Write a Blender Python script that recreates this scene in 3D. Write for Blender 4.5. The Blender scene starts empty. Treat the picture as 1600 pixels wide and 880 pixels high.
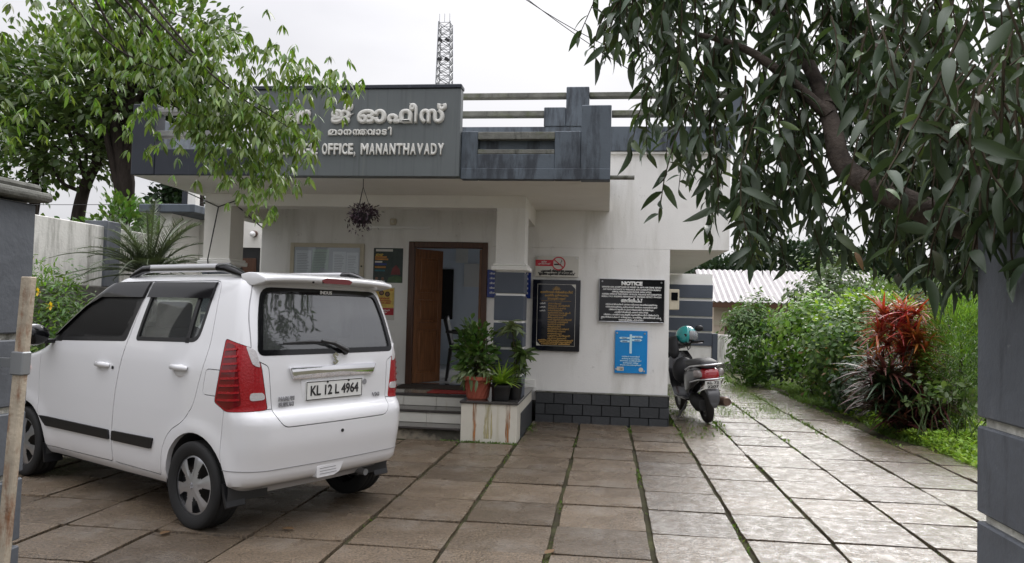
import bpy, bmesh, math, random
import numpy as np
from mathutils import Vector, Matrix
R = math.radians
rng = np.random.default_rng(7); random.seed(7)
scene = bpy.context.scene
# ---------------------------------------------------------------- camera
cam_data = bpy.data.cameras.new('camera'); cam = bpy.data.objects.new('camera', cam_data)
scene.collection.objects.link(cam); scene.camera = cam
cam_data.sensor_width = 36; cam_data.lens = 27.0; cam_data.clip_start = .05; cam_data.clip_end = 2000
_yaw = math.atan(150/1200.); _pit = R(2.15); _rol = R(1.5)
_f = Vector((-math.sin(_yaw)*math.cos(_pit), math.cos(_yaw)*math.cos(_pit), math.sin(_pit)))
_r0 = Vector((math.cos(_yaw), math.sin(_yaw), 0)); _u0 = _r0.cross(_f)
_r = math.cos(_rol)*_r0 + math.sin(_rol)*_u0; _u = -math.sin(_rol)*_r0 + math.cos(_rol)*_u0
cam.matrix_world = Matrix(((_r.x,_u.x,-_f.x,0),(_r.y,_u.y,-_f.y,0),(_r.z,_u.z,-_f.z,1.44),(0,0,0,1)))
# ---------------------------------------------------------------- world: overcast monsoon sky
SUN_EL, SUN_AZ = R(40), R(18)      # azimuth measured clockwise from +Y
world = bpy.data.worlds.new('World'); scene.world = world; world.use_nodes = True
nt = world.node_tree; nt.nodes.clear(); N = nt.nodes.new; Lk = nt.links.new
wo = N('ShaderNodeOutputWorld'); bg = N('ShaderNodeBackground'); sky = N('ShaderNodeTexSky')
sky.sky_type = 'NISHITA'; sky.sun_disc = False; sky.sun_elevation = SUN_EL; sky.sun_rotation = SUN_AZ
sky.air_density = 1.0; sky.dust_density = 3.0
hsv = N('ShaderNodeHueSaturation'); hsv.inputs['Saturation'].default_value = .25
Lk(sky.outputs[0], hsv.inputs['Color'])
tc = N('ShaderNodeTexCoord'); mp = N('ShaderNodeMapping'); mp.inputs['Scale'].default_value = (1, 1, 2.6)
ns = N('ShaderNodeTexNoise'); ns.inputs['Scale'].default_value = 1.7; ns.inputs['Detail'].default_value = 5; ns.inputs['Roughness'].default_value = .5
cr = N('ShaderNodeValToRGB'); cr.color_ramp.elements[0].position = .36; cr.color_ramp.elements[1].position = .64
cr.color_ramp.elements[0].color = (3.35, 3.35, 3.6, 1); cr.color_ramp.elements[1].color = (4.6, 4.58, 4.75, 1)
Lk(tc.outputs['Generated'], mp.inputs[0]); Lk(mp.outputs[0], ns.inputs['Vector']); Lk(ns.outputs['Fac'], cr.inputs[0])
# overcast luminance: brighter towards the zenith (1 + k sin^2 elevation)
sx = N('ShaderNodeSeparateXYZ'); Lk(tc.outputs['Generated'], sx.inputs[0])
ab = N('ShaderNodeMath'); ab.operation = 'MAXIMUM'; ab.inputs[1].default_value = 0; Lk(sx.outputs['Z'], ab.inputs[0])
sq = N('ShaderNodeMath'); sq.operation = 'POWER'; sq.inputs[1].default_value = 3; Lk(ab.outputs[0], sq.inputs[0])
ma = N('ShaderNodeMath'); ma.operation = 'MULTIPLY_ADD'; ma.inputs[1].default_value = 5.6; ma.inputs[2].default_value = 1; Lk(sq.outputs[0], ma.inputs[0])
vm = N('ShaderNodeVectorMath'); vm.operation = 'SCALE'; Lk(cr.outputs[0], vm.inputs[0]); Lk(ma.outputs[0], vm.inputs['Scale'])
mx = N('ShaderNodeMix'); mx.data_type = 'RGBA'; mx.inputs['Factor'].default_value = .9
Lk(hsv.outputs[0], mx.inputs[6]); Lk(vm.outputs[0], mx.inputs[7])
Lk(mx.outputs[2], bg.inputs[0]); bg.inputs[1].default_value = .1; Lk(bg.outputs[0], wo.inputs[0])
# ---------------------------------------------------------------- sun through cloud
sd = bpy.data.lights.new('sun', 'SUN'); sd.energy = 1.2; sd.angle = R(30); sd.color = (1, .97, .93)
sun = bpy.data.objects.new('sun', sd); scene.collection.objects.link(sun)
_d = Vector((math.sin(SUN_AZ)*math.cos(SUN_EL), math.cos(SUN_AZ)*math.cos(SUN_EL), math.sin(SUN_EL)))
sun.rotation_euler = _d.to_track_quat('Z', 'Y').to_euler(); sun.location = (0, 0, 30)
vs = scene.view_settings; vs.view_transform = 'Standard'; vs.look = 'None'; vs.gamma = 1; vs.use_curve_mapping = False
vs.exposure = 0.82
scene.cycles.use_denoising = True
scene.cycles.max_bounces = 8; scene.cycles.transparent_max_bounces = 12; scene.cycles.sample_clamp_indirect = 6
# ================================================================ helpers
COL = scene.collection
def wloc(o):
    v = Vector((0, 0, 0))
    while o is not None:
        v = v + o.location; o = o.parent
    return v
def tag(o, label=None, cat=None, group=None, kind=None):
    if label: o['label'] = label
    if cat: o['category'] = cat
    if group: o['group'] = group
    if kind: o['kind'] = kind
    return o
def thing(name, label, cat, loc=(0, 0, 0), rotz=0, group=None, parent=None):
    o = bpy.data.objects.new(name, None); COL.objects.link(o); o.empty_display_size = .2
    o.location = loc; o.rotation_euler = (0, 0, rotz); o.parent = parent
    return tag(o, label, cat, group)
def link_mesh(name, me, m, parent=None, kind=None):
    o = bpy.data.objects.new(name, me); COL.objects.link(o)
    if parent is not None: o.parent = parent
    if m is not None and not me.materials:
        for q in (m if isinstance(m, (list, tuple)) else [m]): me.materials.append(q)
    if kind: o['kind'] = kind
    return o
def instance(name, me, parent=None, loc=(0, 0, 0), rot=None, scale=None, local=False):
    o = bpy.data.objects.new(name, me); COL.objects.link(o)
    if parent is not None: o.parent = parent
    l = Vector(loc)
    if parent is not None and not local: l = l - wloc(parent)
    o.location = l
    if rot is not None: o.rotation_euler = rot
    if scale is not None: o.scale = scale
    return o
def copy_tree(o, parent=None):
    c = o.copy(); COL.objects.link(c); c.parent = parent
    for ch in list(o.children): copy_tree(ch, c)
    return c
class MB:
    """collects shapes, then links them as one mesh object"""
    def __init__(s): s.v = []; s.f = []; s.mi = []
    def add(s, vs, fs, mi=0):
        b = len(s.v); s.v += [tuple(p) for p in vs]; s.f += [tuple(i+b for i in f) for f in fs]; s.mi += [mi]*len(fs); return s
    def box(s, x0, x1, y0, y1, z0, z1, mi=0):
        v = [(x, y, z) for z in (z0, z1) for y in (y0, y1) for x in (x0, x1)]
        return s.add(v, [(0,2,3,1),(4,5,7,6),(0,1,5,4),(2,6,7,3),(0,4,6,2),(1,3,7,5)], mi)
    def rbox(s, c, sz, r=0, mi=0):
        c = Vector(c); M = r if isinstance(r, Matrix) else Matrix.Rotation(r, 3, 'Z')
        h = Vector(sz)/2
        v = [c + M @ Vector((x*h.x, y*h.y, z*h.z)) for z in (-1, 1) for y in (-1, 1) for x in (-1, 1)]
        return s.add(v, [(0,2,3,1),(4,5,7,6),(0,1,5,4),(2,6,7,3),(0,4,6,2),(1,3,7,5)], mi)
    def tube(s, pts, rad, n=8, cap=True, mi=0, flat=1.0):
        pts = [Vector(p) for p in pts]; m = len(pts)
        rad = rad if isinstance(rad, (list, tuple)) else [rad]*m
        rings = []; up = None
        for i, p in enumerate(pts):
            t = (pts[min(i+1, m-1)] - pts[max(i-1, 0)]).normalized()
            if up is None:
                a = Vector((0, 0, 1)) if abs(t.z) < .9 else Vector((1, 0, 0)); up = (a - t*a.dot(t)).normalized()
            else:
                up = (up - t*up.dot(t)).normalized()
            sd_ = t.cross(up)
            rings.append([p + (sd_*math.cos(k*2*math.pi/n) + up*flat*math.sin(k*2*math.pi/n))*rad[i] for k in range(n)])
        v = [q for r_ in rings for q in r_]
        f = [(i*n+k, i*n+(k+1) % n, (i+1)*n+(k+1) % n, (i+1)*n+k) for i in range(m-1) for k in range(n)]
        if cap: f += [tuple(range(n-1, -1, -1)), tuple((m-1)*n+k for k in range(n))]
        return s.add(v, f, mi)
    def lathe(s, prof, c=(0, 0, 0), n=24, axis='z', mi=0, cap=True):
        c = Vector(c); v = []; m = len(prof)
        for r_, z in prof:
            for k in range(n):
                a = 2*math.pi*k/n; x, y = r_*math.cos(a), r_*math.sin(a)
                v.append(c + (Vector((x, y, z)) if axis == 'z' else Vector((x, z, y)) if axis == 'y' else Vector((z, x, y))))
        f = [(i*n+k, i*n+(k+1) % n, (i+1)*n+(k+1) % n, (i+1)*n+k) for i in range(m-1) for k in range(n)]
        if cap: f += [tuple(range(n-1, -1, -1)), tuple((m-1)*n+k for k in range(n))]
        if axis == 'y': f = [tuple(reversed(q)) for q in f]
        return s.add(v, f, mi)
    def prism(s, poly, a, b, axis='y', mi=0):
        """polygon in the plane across axis, swept from a to b"""
        n = len(poly)
        def P(u, w, t): return (u, t, w) if axis == 'y' else (t, u, w) if axis == 'x' else (u, w, t)
        v = [P(u, w, a) for u, w in poly] + [P(u, w, b) for u, w in poly]
        f = [tuple(range(n)), tuple(range(2*n-1, n-1, -1))] + [(k, n+k, n+(k+1) % n, (k+1) % n) for k in range(n)]
        return s.add(v, f, mi)
    def sphere(s, c, r, n=12, m=8, sc=(1, 1, 1), mi=0):
        c = Vector(c); v = [c + Vector((0, 0, -r*sc[2]))]
        for i in range(1, m):
            t = -math.pi/2 + math.pi*i/m
            for k in range(n):
                a = 2*math.pi*k/n
                v.append(c + Vector((r*sc[0]*math.cos(t)*math.cos(a), r*sc[1]*math.cos(t)*math.sin(a), r*sc[2]*math.sin(t))))
        v.append(c + Vector((0, 0, r*sc[2]))); T = len(v)-1
        f = [(0, 1+(k+1) % n, 1+k) for k in range(n)]
        f += [(1+i*n+k, 1+i*n+(k+1) % n, 1+(i+1)*n+(k+1) % n, 1+(i+1)*n+k) for i in range(m-2) for k in range(n)]
        f += [(T, 1+(m-2)*n+k, 1+(m-2)*n+(k+1) % n) for k in range(n)]
        return s.add(v, f, mi)
    def mesh(s, name, smooth=None, bevel=0, seg=1):
        me = bpy.data.meshes.new(name); me.from_pydata(s.v, [], s.f)
        me.polygons.foreach_set('material_index', s.mi)
        bm = bmesh.new(); bm.from_mesh(me)
        bmesh.ops.recalc_face_normals(bm, faces=bm.faces)
        if bevel:
            bmesh.ops.bevel(bm, geom=[e for e in bm.edges if len(e.link_faces) == 2 and e.calc_face_angle() > .6], offset=bevel, segments=seg, affect='EDGES', profile=.5, clamp_overlap=True)
        bm.to_mesh(me); bm.free()
        if smooth is not None:
            me.shade_smooth(); me.set_sharp_from_angle(angle=R(smooth))
        return me
    def build(s, name, m, parent=None, local=False, smooth=None, bevel=0, seg=1, kind=None):
        if parent is not None and not local:
            o = wloc(parent); s.v = [(x-o.x, y-o.y, z-o.z) for x, y, z in s.v]
        return link_mesh(name, s.mesh(name, smooth, bevel, seg), m, parent, kind)
def box(name, m, parent, x0, x1, y0, y1, z0, z1, bevel=0, local=False, kind=None):
    return MB().box(x0, x1, y0, y1, z0, z1).build(name, m, parent, local, None, bevel, 1, kind)
def np_mesh(name, V, F, smooth=False):
    """V (n,3) array, F (m,k) array"""
    me = bpy.data.meshes.new(name); k = F.shape[1]
    me.vertices.add(len(V)); me.vertices.foreach_set('co', np.ascontiguousarray(V, dtype=np.float32).ravel())
    me.loops.add(F.size); me.loops.foreach_set('vertex_index', np.ascontiguousarray(F, dtype=np.int32).ravel())
    me.polygons.add(len(F)); me.polygons.foreach_set('loop_start', np.arange(0, F.size, k, dtype=np.int32))
    me.update(calc_edges=True)
    if smooth: me.shade_smooth()
    return me
def scatter_mesh(name, TV, TF, M, P, smooth=True):
    """template verts TV (k,3), faces TF, placed by matrices M (n,3,3) and points P (n,3)"""
    n, k = len(P), len(TV)
    V = np.einsum('nij,kj->nki', M, TV) + P[:, None, :]
    F = (TF[None] + (np.arange(n)*k)[:, None, None]).reshape(-1, TF.shape[1])
    return np_mesh(name, V.reshape(-1, 3), F, smooth)
def frames(D, U=None, roll=None):
    """orthonormal frames (n,3,3): column 0 = side, 1 = along D, 2 = normal near U"""
    D = D/np.linalg.norm(D, axis=1, keepdims=True)
    if U is None: U = np.tile([0, 0, 1.], (len(D), 1))
    U = U + rng.normal(0, .02, U.shape)
    S = np.cross(D, U); S /= np.linalg.norm(S, axis=1, keepdims=True)+1e-9
    Nn = np.cross(S, D)
    if roll is not None:
        c, s_ = np.cos(roll)[:, None], np.sin(roll)[:, None]; S, Nn = S*c+Nn*s_, Nn*c-S*s_
    return np.stack([S, D, Nn], axis=2)
def leaf_template(w=.3, droop=.25, fold=.12, seg=5, shape='lance'):
    """unit-length blade along +y, quads, with folded midrib and drooping tip"""
    V = []; ys = np.linspace(0, 1, seg+1)
    for y in ys:
        if shape == 'lance': hw = w*.5*max(.03, math.sin(math.pi*min(1, y**.8*.97+.03))**.8)
        elif shape == 'grass': hw = w*.5*max(.04, (1-y)**.7)
        else: hw = w*.5*max(.05, math.sin(math.pi*(y**1.25*.94+.05)))
        z = -droop*y*y
        V += [(-hw, y, z+fold*hw*2), (0, y, z), (hw, y, z+fold*hw*2)]
    F = []
    for i in range(seg): F += [(3*i, 3*i+1, 3*i+4, 3*i+3), (3*i+1, 3*i+2, 3*i+5, 3*i+4)]
    return np.array(V, float), np.array(F)
def srgb(r, g, b): return tuple(((c/255)/12.92 if c/255 <= .04045 else ((c/255+.055)/1.055)**2.4) for c in (r, g, b))
# ---------------------------------------------------------------- text
def text_mesh(body, size=1, bold=0, depth=.002, xs=1.0, align='CENTER', space=1.0, line=1.0):
    c = bpy.data.curves.new('text', 'FONT'); c.body = body; c.size = size; c.align_x = align; c.extrude = depth
    c.space_character = space; c.space_line = line; c.resolution_u = 3
    if bold: c.bevel_depth = bold; c.bevel_resolution = 0
    o = bpy.data.objects.new('text', c); COL.objects.link(o)
    bpy.context.view_layer.update()
    me = bpy.data.meshes.new_from_object(o.evaluated_get(bpy.context.evaluated_depsgraph_get()))
    bpy.data.objects.remove(o); bpy.data.curves.remove(c)
    if xs != 1: me.transform(Matrix.Diagonal((xs, 1, 1, 1)))
    me.materials.clear()
    return me
WALLM = Matrix(((1,0,0,0),(0,0,-1,0),(0,1,0,0),(0,0,0,1)))      # text plane -> wall facing -Y
def wall_text(name, body, m, parent, x, y, z, size, bold=0, depth=.002, xs=1.0, fit=None, align='CENTER', space=1., line=1.):
    me = text_mesh(body, size, bold, depth, xs, align, space, line)
    if fit:
        a = np.empty(len(me.vertices)*3); me.vertices.foreach_get('co', a); a = a.reshape(-1, 3)
        w = a[:, 0].max()-a[:, 0].min(); me.transform(Matrix.Diagonal((fit/w, 1, 1, 1)))
    me.transform(WALLM); o = wloc(parent) if parent else Vector((0, 0, 0))
    me.transform(Matrix.Translation(Vector((x, y, z))-o))
    return link_mesh(name, me, m, parent)
# ================================================================ materials
MAT = {}
def mat(name, col, rough=.6, spec=.5, metal=0, var=0, vscale=6, bump=0, bscale=40, coat=0, dirt=None, dscale=3, dlo=.5, dhi=.7, stretch=None, rvar=0, trans=0, emit=None, objrand=0, island=0, ior=1.45):
    m = bpy.data.materials.new(name); m.use_nodes = True; t = m.node_tree; b = t.nodes['Principled BSDF']; nn = t.nodes.new; lk = t.links.new
    col = tuple(col)[:3]
    b.inputs['Base Color'].default_value = (*col, 1); b.inputs['Roughness'].default_value = rough
    b.inputs['Metallic'].default_value = metal; b.inputs['Specular IOR Level'].default_value = spec
    b.inputs['Coat Weight'].default_value = coat; b.inputs['Coat Roughness'].default_value = .05; b.inputs['IOR'].default_value = ior
    co = None
    if var or bump or dirt or rvar:
        tc_ = nn('ShaderNodeTexCoord'); co = tc_.outputs['Object']
        if stretch:
            mp_ = nn('ShaderNodeMapping'); mp_.inputs['Scale'].default_value = stretch; lk(co, mp_.inputs[0]); co = mp_.outputs[0]
    cur = None
    def noise(scale, detail=5, rough_=.6):
        n_ = nn('ShaderNodeTexNoise'); n_.inputs['Scale'].default_value = scale; n_.inputs['Detail'].default_value = detail; n_.inputs['Roughness'].default_value = rough_
        lk(co, n_.inputs['Vector']); return n_.outputs['Fac']
    def mixc(fac, A, B):
        x = nn('ShaderNodeMix'); x.data_type = 'RGBA'
        if isinstance(fac, float): x.inputs[0].default_value = fac
        else: lk(fac, x.inputs[0])
        for s_, q in ((6, A), (7, B)):
            if isinstance(q, tuple): x.inputs[s_].default_value = (*q[:3], 1)
            else: lk(q, x.inputs[s_])
        return x.outputs[2]
    def ramp(fac, lo, hi):
        r_ = nn('ShaderNodeMapRange'); r_.inputs[1].default_value = lo; r_.inputs[2].default_value = hi; lk(fac, r_.inputs[0]); return r_.outputs[0]
    cur = col
    if var:
        cur = mixc(ramp(noise(vscale), .3, .7), tuple(max(0, c*(1-var)) for c in col), tuple(min(1, c*(1+var)) for c in col))
    if objrand or island:
        if objrand: oi = nn('ShaderNodeObjectInfo'); src = oi.outputs['Random']; amt = objrand
        else: oi = nn('ShaderNodeNewGeometry'); src = oi.outputs['Random Per Island']; amt = island
        hs = nn('ShaderNodeHueSaturation'); r_ = nn('ShaderNodeMapRange'); r_.inputs[3].default_value = 1-amt; r_.inputs[4].default_value = 1+amt
        lk(src, r_.inputs[0]); lk(r_.outputs[0], hs.inputs['Value'])
        if island:
            r2 = nn('ShaderNodeMapRange'); r2.inputs[3].default_value = .5-.035*min(1, amt*2); r2.inputs[4].default_value = .5+.02*min(1, amt*2)
            ml = nn('ShaderNodeMath'); ml.operation = 'FRACT'; m2 = nn('ShaderNodeMath'); m2.operation = 'MULTIPLY'; m2.inputs[1].default_value = 7.31
            lk(src, m2.inputs[0]); lk(m2.outputs[0], ml.inputs[0]); lk(ml.outputs[0], r2.inputs[0]); lk(r2.outputs[0], hs.inputs['Hue'])
        if isinstance(cur, tuple): hs.inputs['Color'].default_value = (*cur, 1)
        else: lk(cur, hs.inputs['Color'])
        cur = hs.outputs[0]
    if dirt:
        for dc, ds, dl, dh, dst, am in (dirt if isinstance(dirt[0], (list, tuple)) and len(dirt[0]) == 6 else [(dirt, dscale, dlo, dhi, None, 1.)]):
            old = co
            if dst:
                mp_ = nn('ShaderNodeMapping'); mp_.inputs['Scale'].default_value = dst; lk(tc_.outputs['Object'], mp_.inputs[0]); co = mp_.outputs[0]
            k_ = ramp(noise(ds, 8, .65), dl, dh); co = old
            if am != 1.:
                mm = nn('ShaderNodeMath'); mm.operation = 'MULTIPLY'; mm.inputs[1].default_value = am; lk(k_, mm.inputs[0]); k_ = mm.outputs[0]
            cur = mixc(k_, cur, dc)
    if not isinstance(cur, tuple): lk(cur, b.inputs['Base Color'])
    if rvar:
        r_ = nn('ShaderNodeMapRange'); r_.inputs[1].default_value = .3; r_.inputs[2].default_value = .7
        r_.inputs[3].default_value = max(.02, rough-rvar); r_.inputs[4].default_value = min(1, rough+rvar); lk(noise(vscale*1.3), r_.inputs[0]); lk(r_.outputs[0], b.inputs['Roughness'])
    if bump:
        bp = nn('ShaderNodeBump'); bp.inputs['Strength'].default_value = min(1, bump); bp.inputs['Distance'].default_value = .02 if bump <= 1 else .02*bump
        lk(noise(bscale, 6), bp.inputs['Height']); lk(bp.outputs[0], b.inputs['Normal'])
    if trans:     # thin leaf: let some light through
        tr = nn('ShaderNodeBsdfTranslucent'); ms = nn('ShaderNodeMixShader'); ms.inputs[0].default_value = trans
        if isinstance(cur, tuple): tr.inputs[0].default_value = (*[min(1, c*1.5) for c in cur], 1)
        else:
            g = nn('ShaderNodeMix'); g.data_type = 'RGBA'; g.blend_type = 'MULTIPLY'; g.inputs[0].default_value = 1; g.inputs[7].default_value = (1.6, 1.7, .8, 1); lk(cur, g.inputs[6]); lk(g.outputs[2], tr.inputs[0])
        lk(b.outputs[0], ms.inputs[1]); lk(tr.outputs[0], ms.inputs[2]); lk(ms.outputs[0], t.nodes['Material Output'].inputs[0])
    if emit: b.inputs['Emission Color'].default_value = (*emit[:3], 1); b.inputs['Emission Strength'].default_value = emit[3]
    MAT[name] = m; return m
def glass(name, tint, rough=.02, r0=.05, fog=0.):
    """thin pane: tinted see-through with fresnel reflection"""
    m = bpy.data.materials.new(name); m.use_nodes = True; t = m.node_tree; t.nodes.clear(); nn = t.nodes.new; lk = t.links.new
    o = nn('ShaderNodeOutputMaterial'); a = nn('ShaderNodeBsdfTransparent'); g = nn('ShaderNodeBsdfGlossy'); lw = nn('ShaderNodeLayerWeight'); lw.inputs[0].default_value = .5; pw = nn('ShaderNodeMath'); pw.operation = 'POWER'; pw.inputs[1].default_value = 4.5; fr = nn('ShaderNodeMath'); fr.operation = 'MULTIPLY_ADD'; fr.inputs[1].default_value = 1-r0; fr.inputs[2].default_value = r0; x = nn('ShaderNodeMixShader'); lk(lw.outputs['Facing'], pw.inputs[0]); lk(pw.outputs[0], fr.inputs[0])
    a.inputs[0].default_value = (*tint, 1); g.inputs['Roughness'].default_value = rough
    lk(fr.outputs[0], x.inputs[0])
    if fog:      # fogged, rain-beaded pane
        df = nn('ShaderNodeBsdfDiffuse'); df.inputs[0].default_value = (.62, .64, .66, 1); y = nn('ShaderNodeMixShader'); tc_ = nn('ShaderNodeTexCoord'); n_ = nn('ShaderNodeTexNoise'); n_.inputs['Scale'].default_value = 60; n_.inputs['Detail'].default_value = 4
        r_ = nn('ShaderNodeMapRange'); r_.inputs[1].default_value = .35; r_.inputs[2].default_value = .7; r_.inputs[3].default_value = fog*.9; r_.inputs[4].default_value = fog*1.1
        lk(tc_.outputs['Object'], n_.inputs['Vector']); lk(n_.outputs['Fac'], r_.inputs[0]); lk(r_.outputs[0], y.inputs[0]); lk(a.outputs[0], y.inputs[1]); lk(df.outputs[0], y.inputs[2]); a = y
    lk(a.outputs[0], x.inputs[1]); lk(g.outputs[0], x.inputs[2]); lk(x.outputs[0], o.inputs[0])
    MAT[name] = m; return m
white_dirt = [((.40,.38,.32), 2.2, .52, .78, (1.8,1.8,.3), .5), ((.22,.21,.18), 9, .64, .78, None, .45), ((.30,.27,.22), 1.2, .58, .78, None, .22)]
mat('white_plaster', (.78,.77,.74), .75, .3, var=.03, vscale=3, bump=.15, bscale=60, dirt=white_dirt)
mat('porch_plaster', (.76,.74,.69), .75, .3, var=.04, vscale=2, bump=.12, bscale=60, dirt=[((.45,.42,.36), 1.8, .58, .82, (1.2,1.2,.5), .45)])
mat('blue_grey_paint', srgb(84,92,100), .55, .4, var=.10, vscale=4, bump=.12, bscale=50, dirt=[((.03,.034,.042), 2.2, .48, .60, (2.6,2.6,.55), .9), (srgb(150,158,168), 5, .70, .78, (6,6,.35), .55), ((.06,.07,.05), 12, .66, .8, None, .4)])
mat('dark_blue_paint', srgb(44,48,56), .5, .4, var=.12, vscale=3, bump=.1, bscale=50, dirt=[(srgb(88,94,106), 3, .62, .72, (5,5,.4), .4)])
mat('stripe_paint', srgb(78,84,94), .55, .4, var=.05, vscale=3, bump=.1, bscale=50)
mat('sign_grey', srgb(92,97,98), .45, .5, var=.06, vscale=2, dirt=[((.045,.05,.05), 3.2, .52, .75, (8,8,.22), .6), (srgb(122,124,116), 3, .6, .75, (5,5,.3), .35)])
mat('cornice_white', (.80,.79,.75), .6, .4, var=.03, dirt=[((.35,.25,.15), 8, .68, .8, None, .4)])
mat('mossy_concrete', (.15,.15,.135), .85, .2, var=.25, vscale=8, bump=.4, bscale=40, dirt=[((.10,.12,.05), 5, .5, .7, None, .7), ((.04,.04,.035), 3, .55, .7, (3,3,1), .7)])
mat('grey_concrete', (.27,.27,.26), .85, .2, var=.2, vscale=6, bump=.3, bscale=40, dirt=[((.09,.09,.085), 3, .5, .7, (1,1,.5), .6)])
mat('plinth_block', srgb(62,64,66), .6, .4, var=.2, vscale=9, bump=.35, bscale=45, objrand=.18, dirt=[((.16,.16,.14), 10, .66, .78, None, .4)])
mat('plinth_joint', (.022,.023,.024), .8, .2, bump=.3)
mat('cream_tile', (.60,.585,.53), .3, .5, var=.04, vscale=5, dirt=[((.30,.22,.10), 2.6, .60, .8, (3,3,.45), .5), ((.12,.10,.06), 7, .68, .8, None, .5)])
mat('rusty_cream', (.60,.57,.49), .4, .5, var=.05, vscale=5, dirt=[(srgb(170,110,55), 1.6, .63, .70, (9,9,.12), .75), (srgb(150,140,90), 1.8, .55, .7, (5,5,.25), .45), ((.07,.07,.04), 9, .64, .8, None, .5)])
mat('dark_granite', (.055,.05,.048), .15, .5, var=.25, vscale=30)
mat('floor_tile', (.30,.28,.24), .12, .5, var=.06, vscale=4)
mat('old_plaster_base', (.30,.26,.20), .85, .2, var=.3, vscale=7, bump=.5, bscale=25, dirt=[((.03,.03,.026), 3.5, .42, .56, None, .9)])
mat('teak', (.20,.085,.035), .38, .5, var=.35, vscale=5, stretch=(9,9,.8), bump=.08, bscale=25)
mat('dark_teak', (.075,.032,.016), .4, .5, var=.3, vscale=5, stretch=(9,9,.8))
mat('room_wall', (.70,.77,.86), .7, .3)
mat('room_floor', (.5,.5,.5), .2, .5)
mat('black_plastic', (.012,.012,.013), .35, .5, bump=.05, bscale=200)
mat('black_gloss', (.006,.006,.007), .08, .5)
mat('rubber', (.018,.018,.018), .75, .3, bump=.1, bscale=120)
mat('soil', (.06,.045,.03), .9, .2, var=.4, vscale=10, bump=.7, bscale=18)
mat('white_paint', (.80,.80,.78), .4, .5)
mat('pure_white', (.86,.86,.85), .5, .4)
mat('steel', (.55,.55,.56), .3, .5, metal=1)
mat('chrome', (.78,.78,.80), .06, .5, metal=1)
mat('galvanised', (.28,.29,.30), .5, .5, metal=.6)
mat('black_cable', (.012,.012,.012), .5)
# ================================================================ the setting
mat('earth', (.07,.055,.038), .85, .2, var=.4, vscale=2, bump=.8, bscale=9, dirt=[((.035,.06,.015), 1.3, .45, .62, None, .8)])
def wet_slab(name, coat, cior, r0, r1, bs):
    m = mat(name, (.165,.125,.086), .30, .5, var=.22, vscale=2.2, rvar=.0, objrand=.26, dirt=[((.04,.032,.025), 48, .45, .58, None, .9), ((.17,.16,.145), 1.1, .52, .7, None, .5), ((.045,.055,.02), 2.4, .66, .8, None, .5)])
    t = m.node_tree; b = t.nodes['Principled BSDF']; nn = t.nodes.new; lk = t.links.new
    tc_ = nn('ShaderNodeTexCoord'); oi = nn('ShaderNodeObjectInfo')
    ad = nn('ShaderNodeVectorMath'); ad.operation = 'ADD'; lk(tc_.outputs['Object'], ad.inputs[0]); lk(oi.outputs['Location'], ad.inputs[1])
    b.inputs['Coat Weight'].default_value = coat; b.inputs['Coat IOR'].default_value = cior; b.inputs['Specular IOR Level'].default_value = coat*.8
    # standing film of rain in broad patches, rough stone between
    n1 = nn('ShaderNodeTexNoise'); n1.inputs['Scale'].default_value = 1.5; n1.inputs['Detail'].default_value = 4; lk(ad.outputs[0], n1.inputs['Vector'])
    mr = nn('ShaderNodeMapRange'); mr.inputs[1].default_value = .36; mr.inputs[2].default_value = .62; mr.inputs[3].default_value = r0; mr.inputs[4].default_value = r1; lk(mr.outputs[0], b.inputs['Coat Roughness'])
    lk(n1.outputs['Fac'], mr.inputs[0]); lk(mr.outputs[0], b.inputs['Roughness'])
    n4 = nn('ShaderNodeTexNoise'); n4.inputs['Scale'].default_value = 7; n4.inputs['Detail'].default_value = 8; n4.inputs['Roughness'].default_value = .7; lk(ad.outputs[0], n4.inputs['Vector'])
    m4 = nn('ShaderNodeMapRange'); m4.inputs[1].default_value = .38; m4.inputs[2].default_value = .58; m4.inputs[3].default_value = coat; m4.inputs[4].default_value = coat*.12; lk(n4.outputs['Fac'], m4.inputs[0]); lk(m4.outputs[0], b.inputs['Coat Weight'])
    mp_ = nn('ShaderNodeMapping'); mp_.inputs['Scale'].default_value = (1, 2.6, 1); lk(ad.outputs[0], mp_.inputs[0])
    n2 = nn('ShaderNodeTexNoise'); n2.inputs['Scale'].default_value = 17; n2.inputs['Detail'].default_value = 4; n2.inputs['Roughness'].default_value = .55; lk(mp_.outputs[0], n2.inputs['Vector'])
    bp = nn('ShaderNodeBump'); bp.inputs['Strength'].default_value = .9; bp.inputs['Distance'].default_value = .012
    lk(n2.outputs['Fac'], bp.inputs['Height']); lk(bp.outputs[0], b.inputs['Normal']); b2 = nn('ShaderNodeBump'); b2.inputs['Strength'].default_value = bs; b2.inputs['Distance'].default_value = .0075; lk(n2.outputs['Fac'], b2.inputs['Height']); lk(b2.outputs[0], b.inputs['Coat Normal'])
    return m
wet_slab('wet_slab', 1., 1.85, .10, .30, .95); wet_slab('damp_slab', .32, 1.5, .14, .38, 1.)
mat('moss', (.05,.05,.022), .9, .2, var=.5, vscale=9, bump=.6, bscale=60, dirt=[((.03,.024,.016), 2.5, .42, .6, None, .9)])
g = 800
gm = MB(); gm.add([(-g, -60, 0), (g, -60, 0), (g, g, 0), (-g, g, 0)], [(0, 1, 2, 3)])
gr = gm.build('ground', MAT['earth']); tag(gr, kind='structure')
bed = MB(); bed.add([(-7, 1.2, .012), (3.9, 1.2, .012), (3.6, 9, .012), (3.3, 20, .012), (.78, 20, .012), (.78, 9.9, .012), (-7, 9.9, .012)], [(0, 1, 2, 3, 4, 5, 6)])
paving = bed.build('paving', MAT['moss']); tag(paving, kind='structure')
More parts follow.
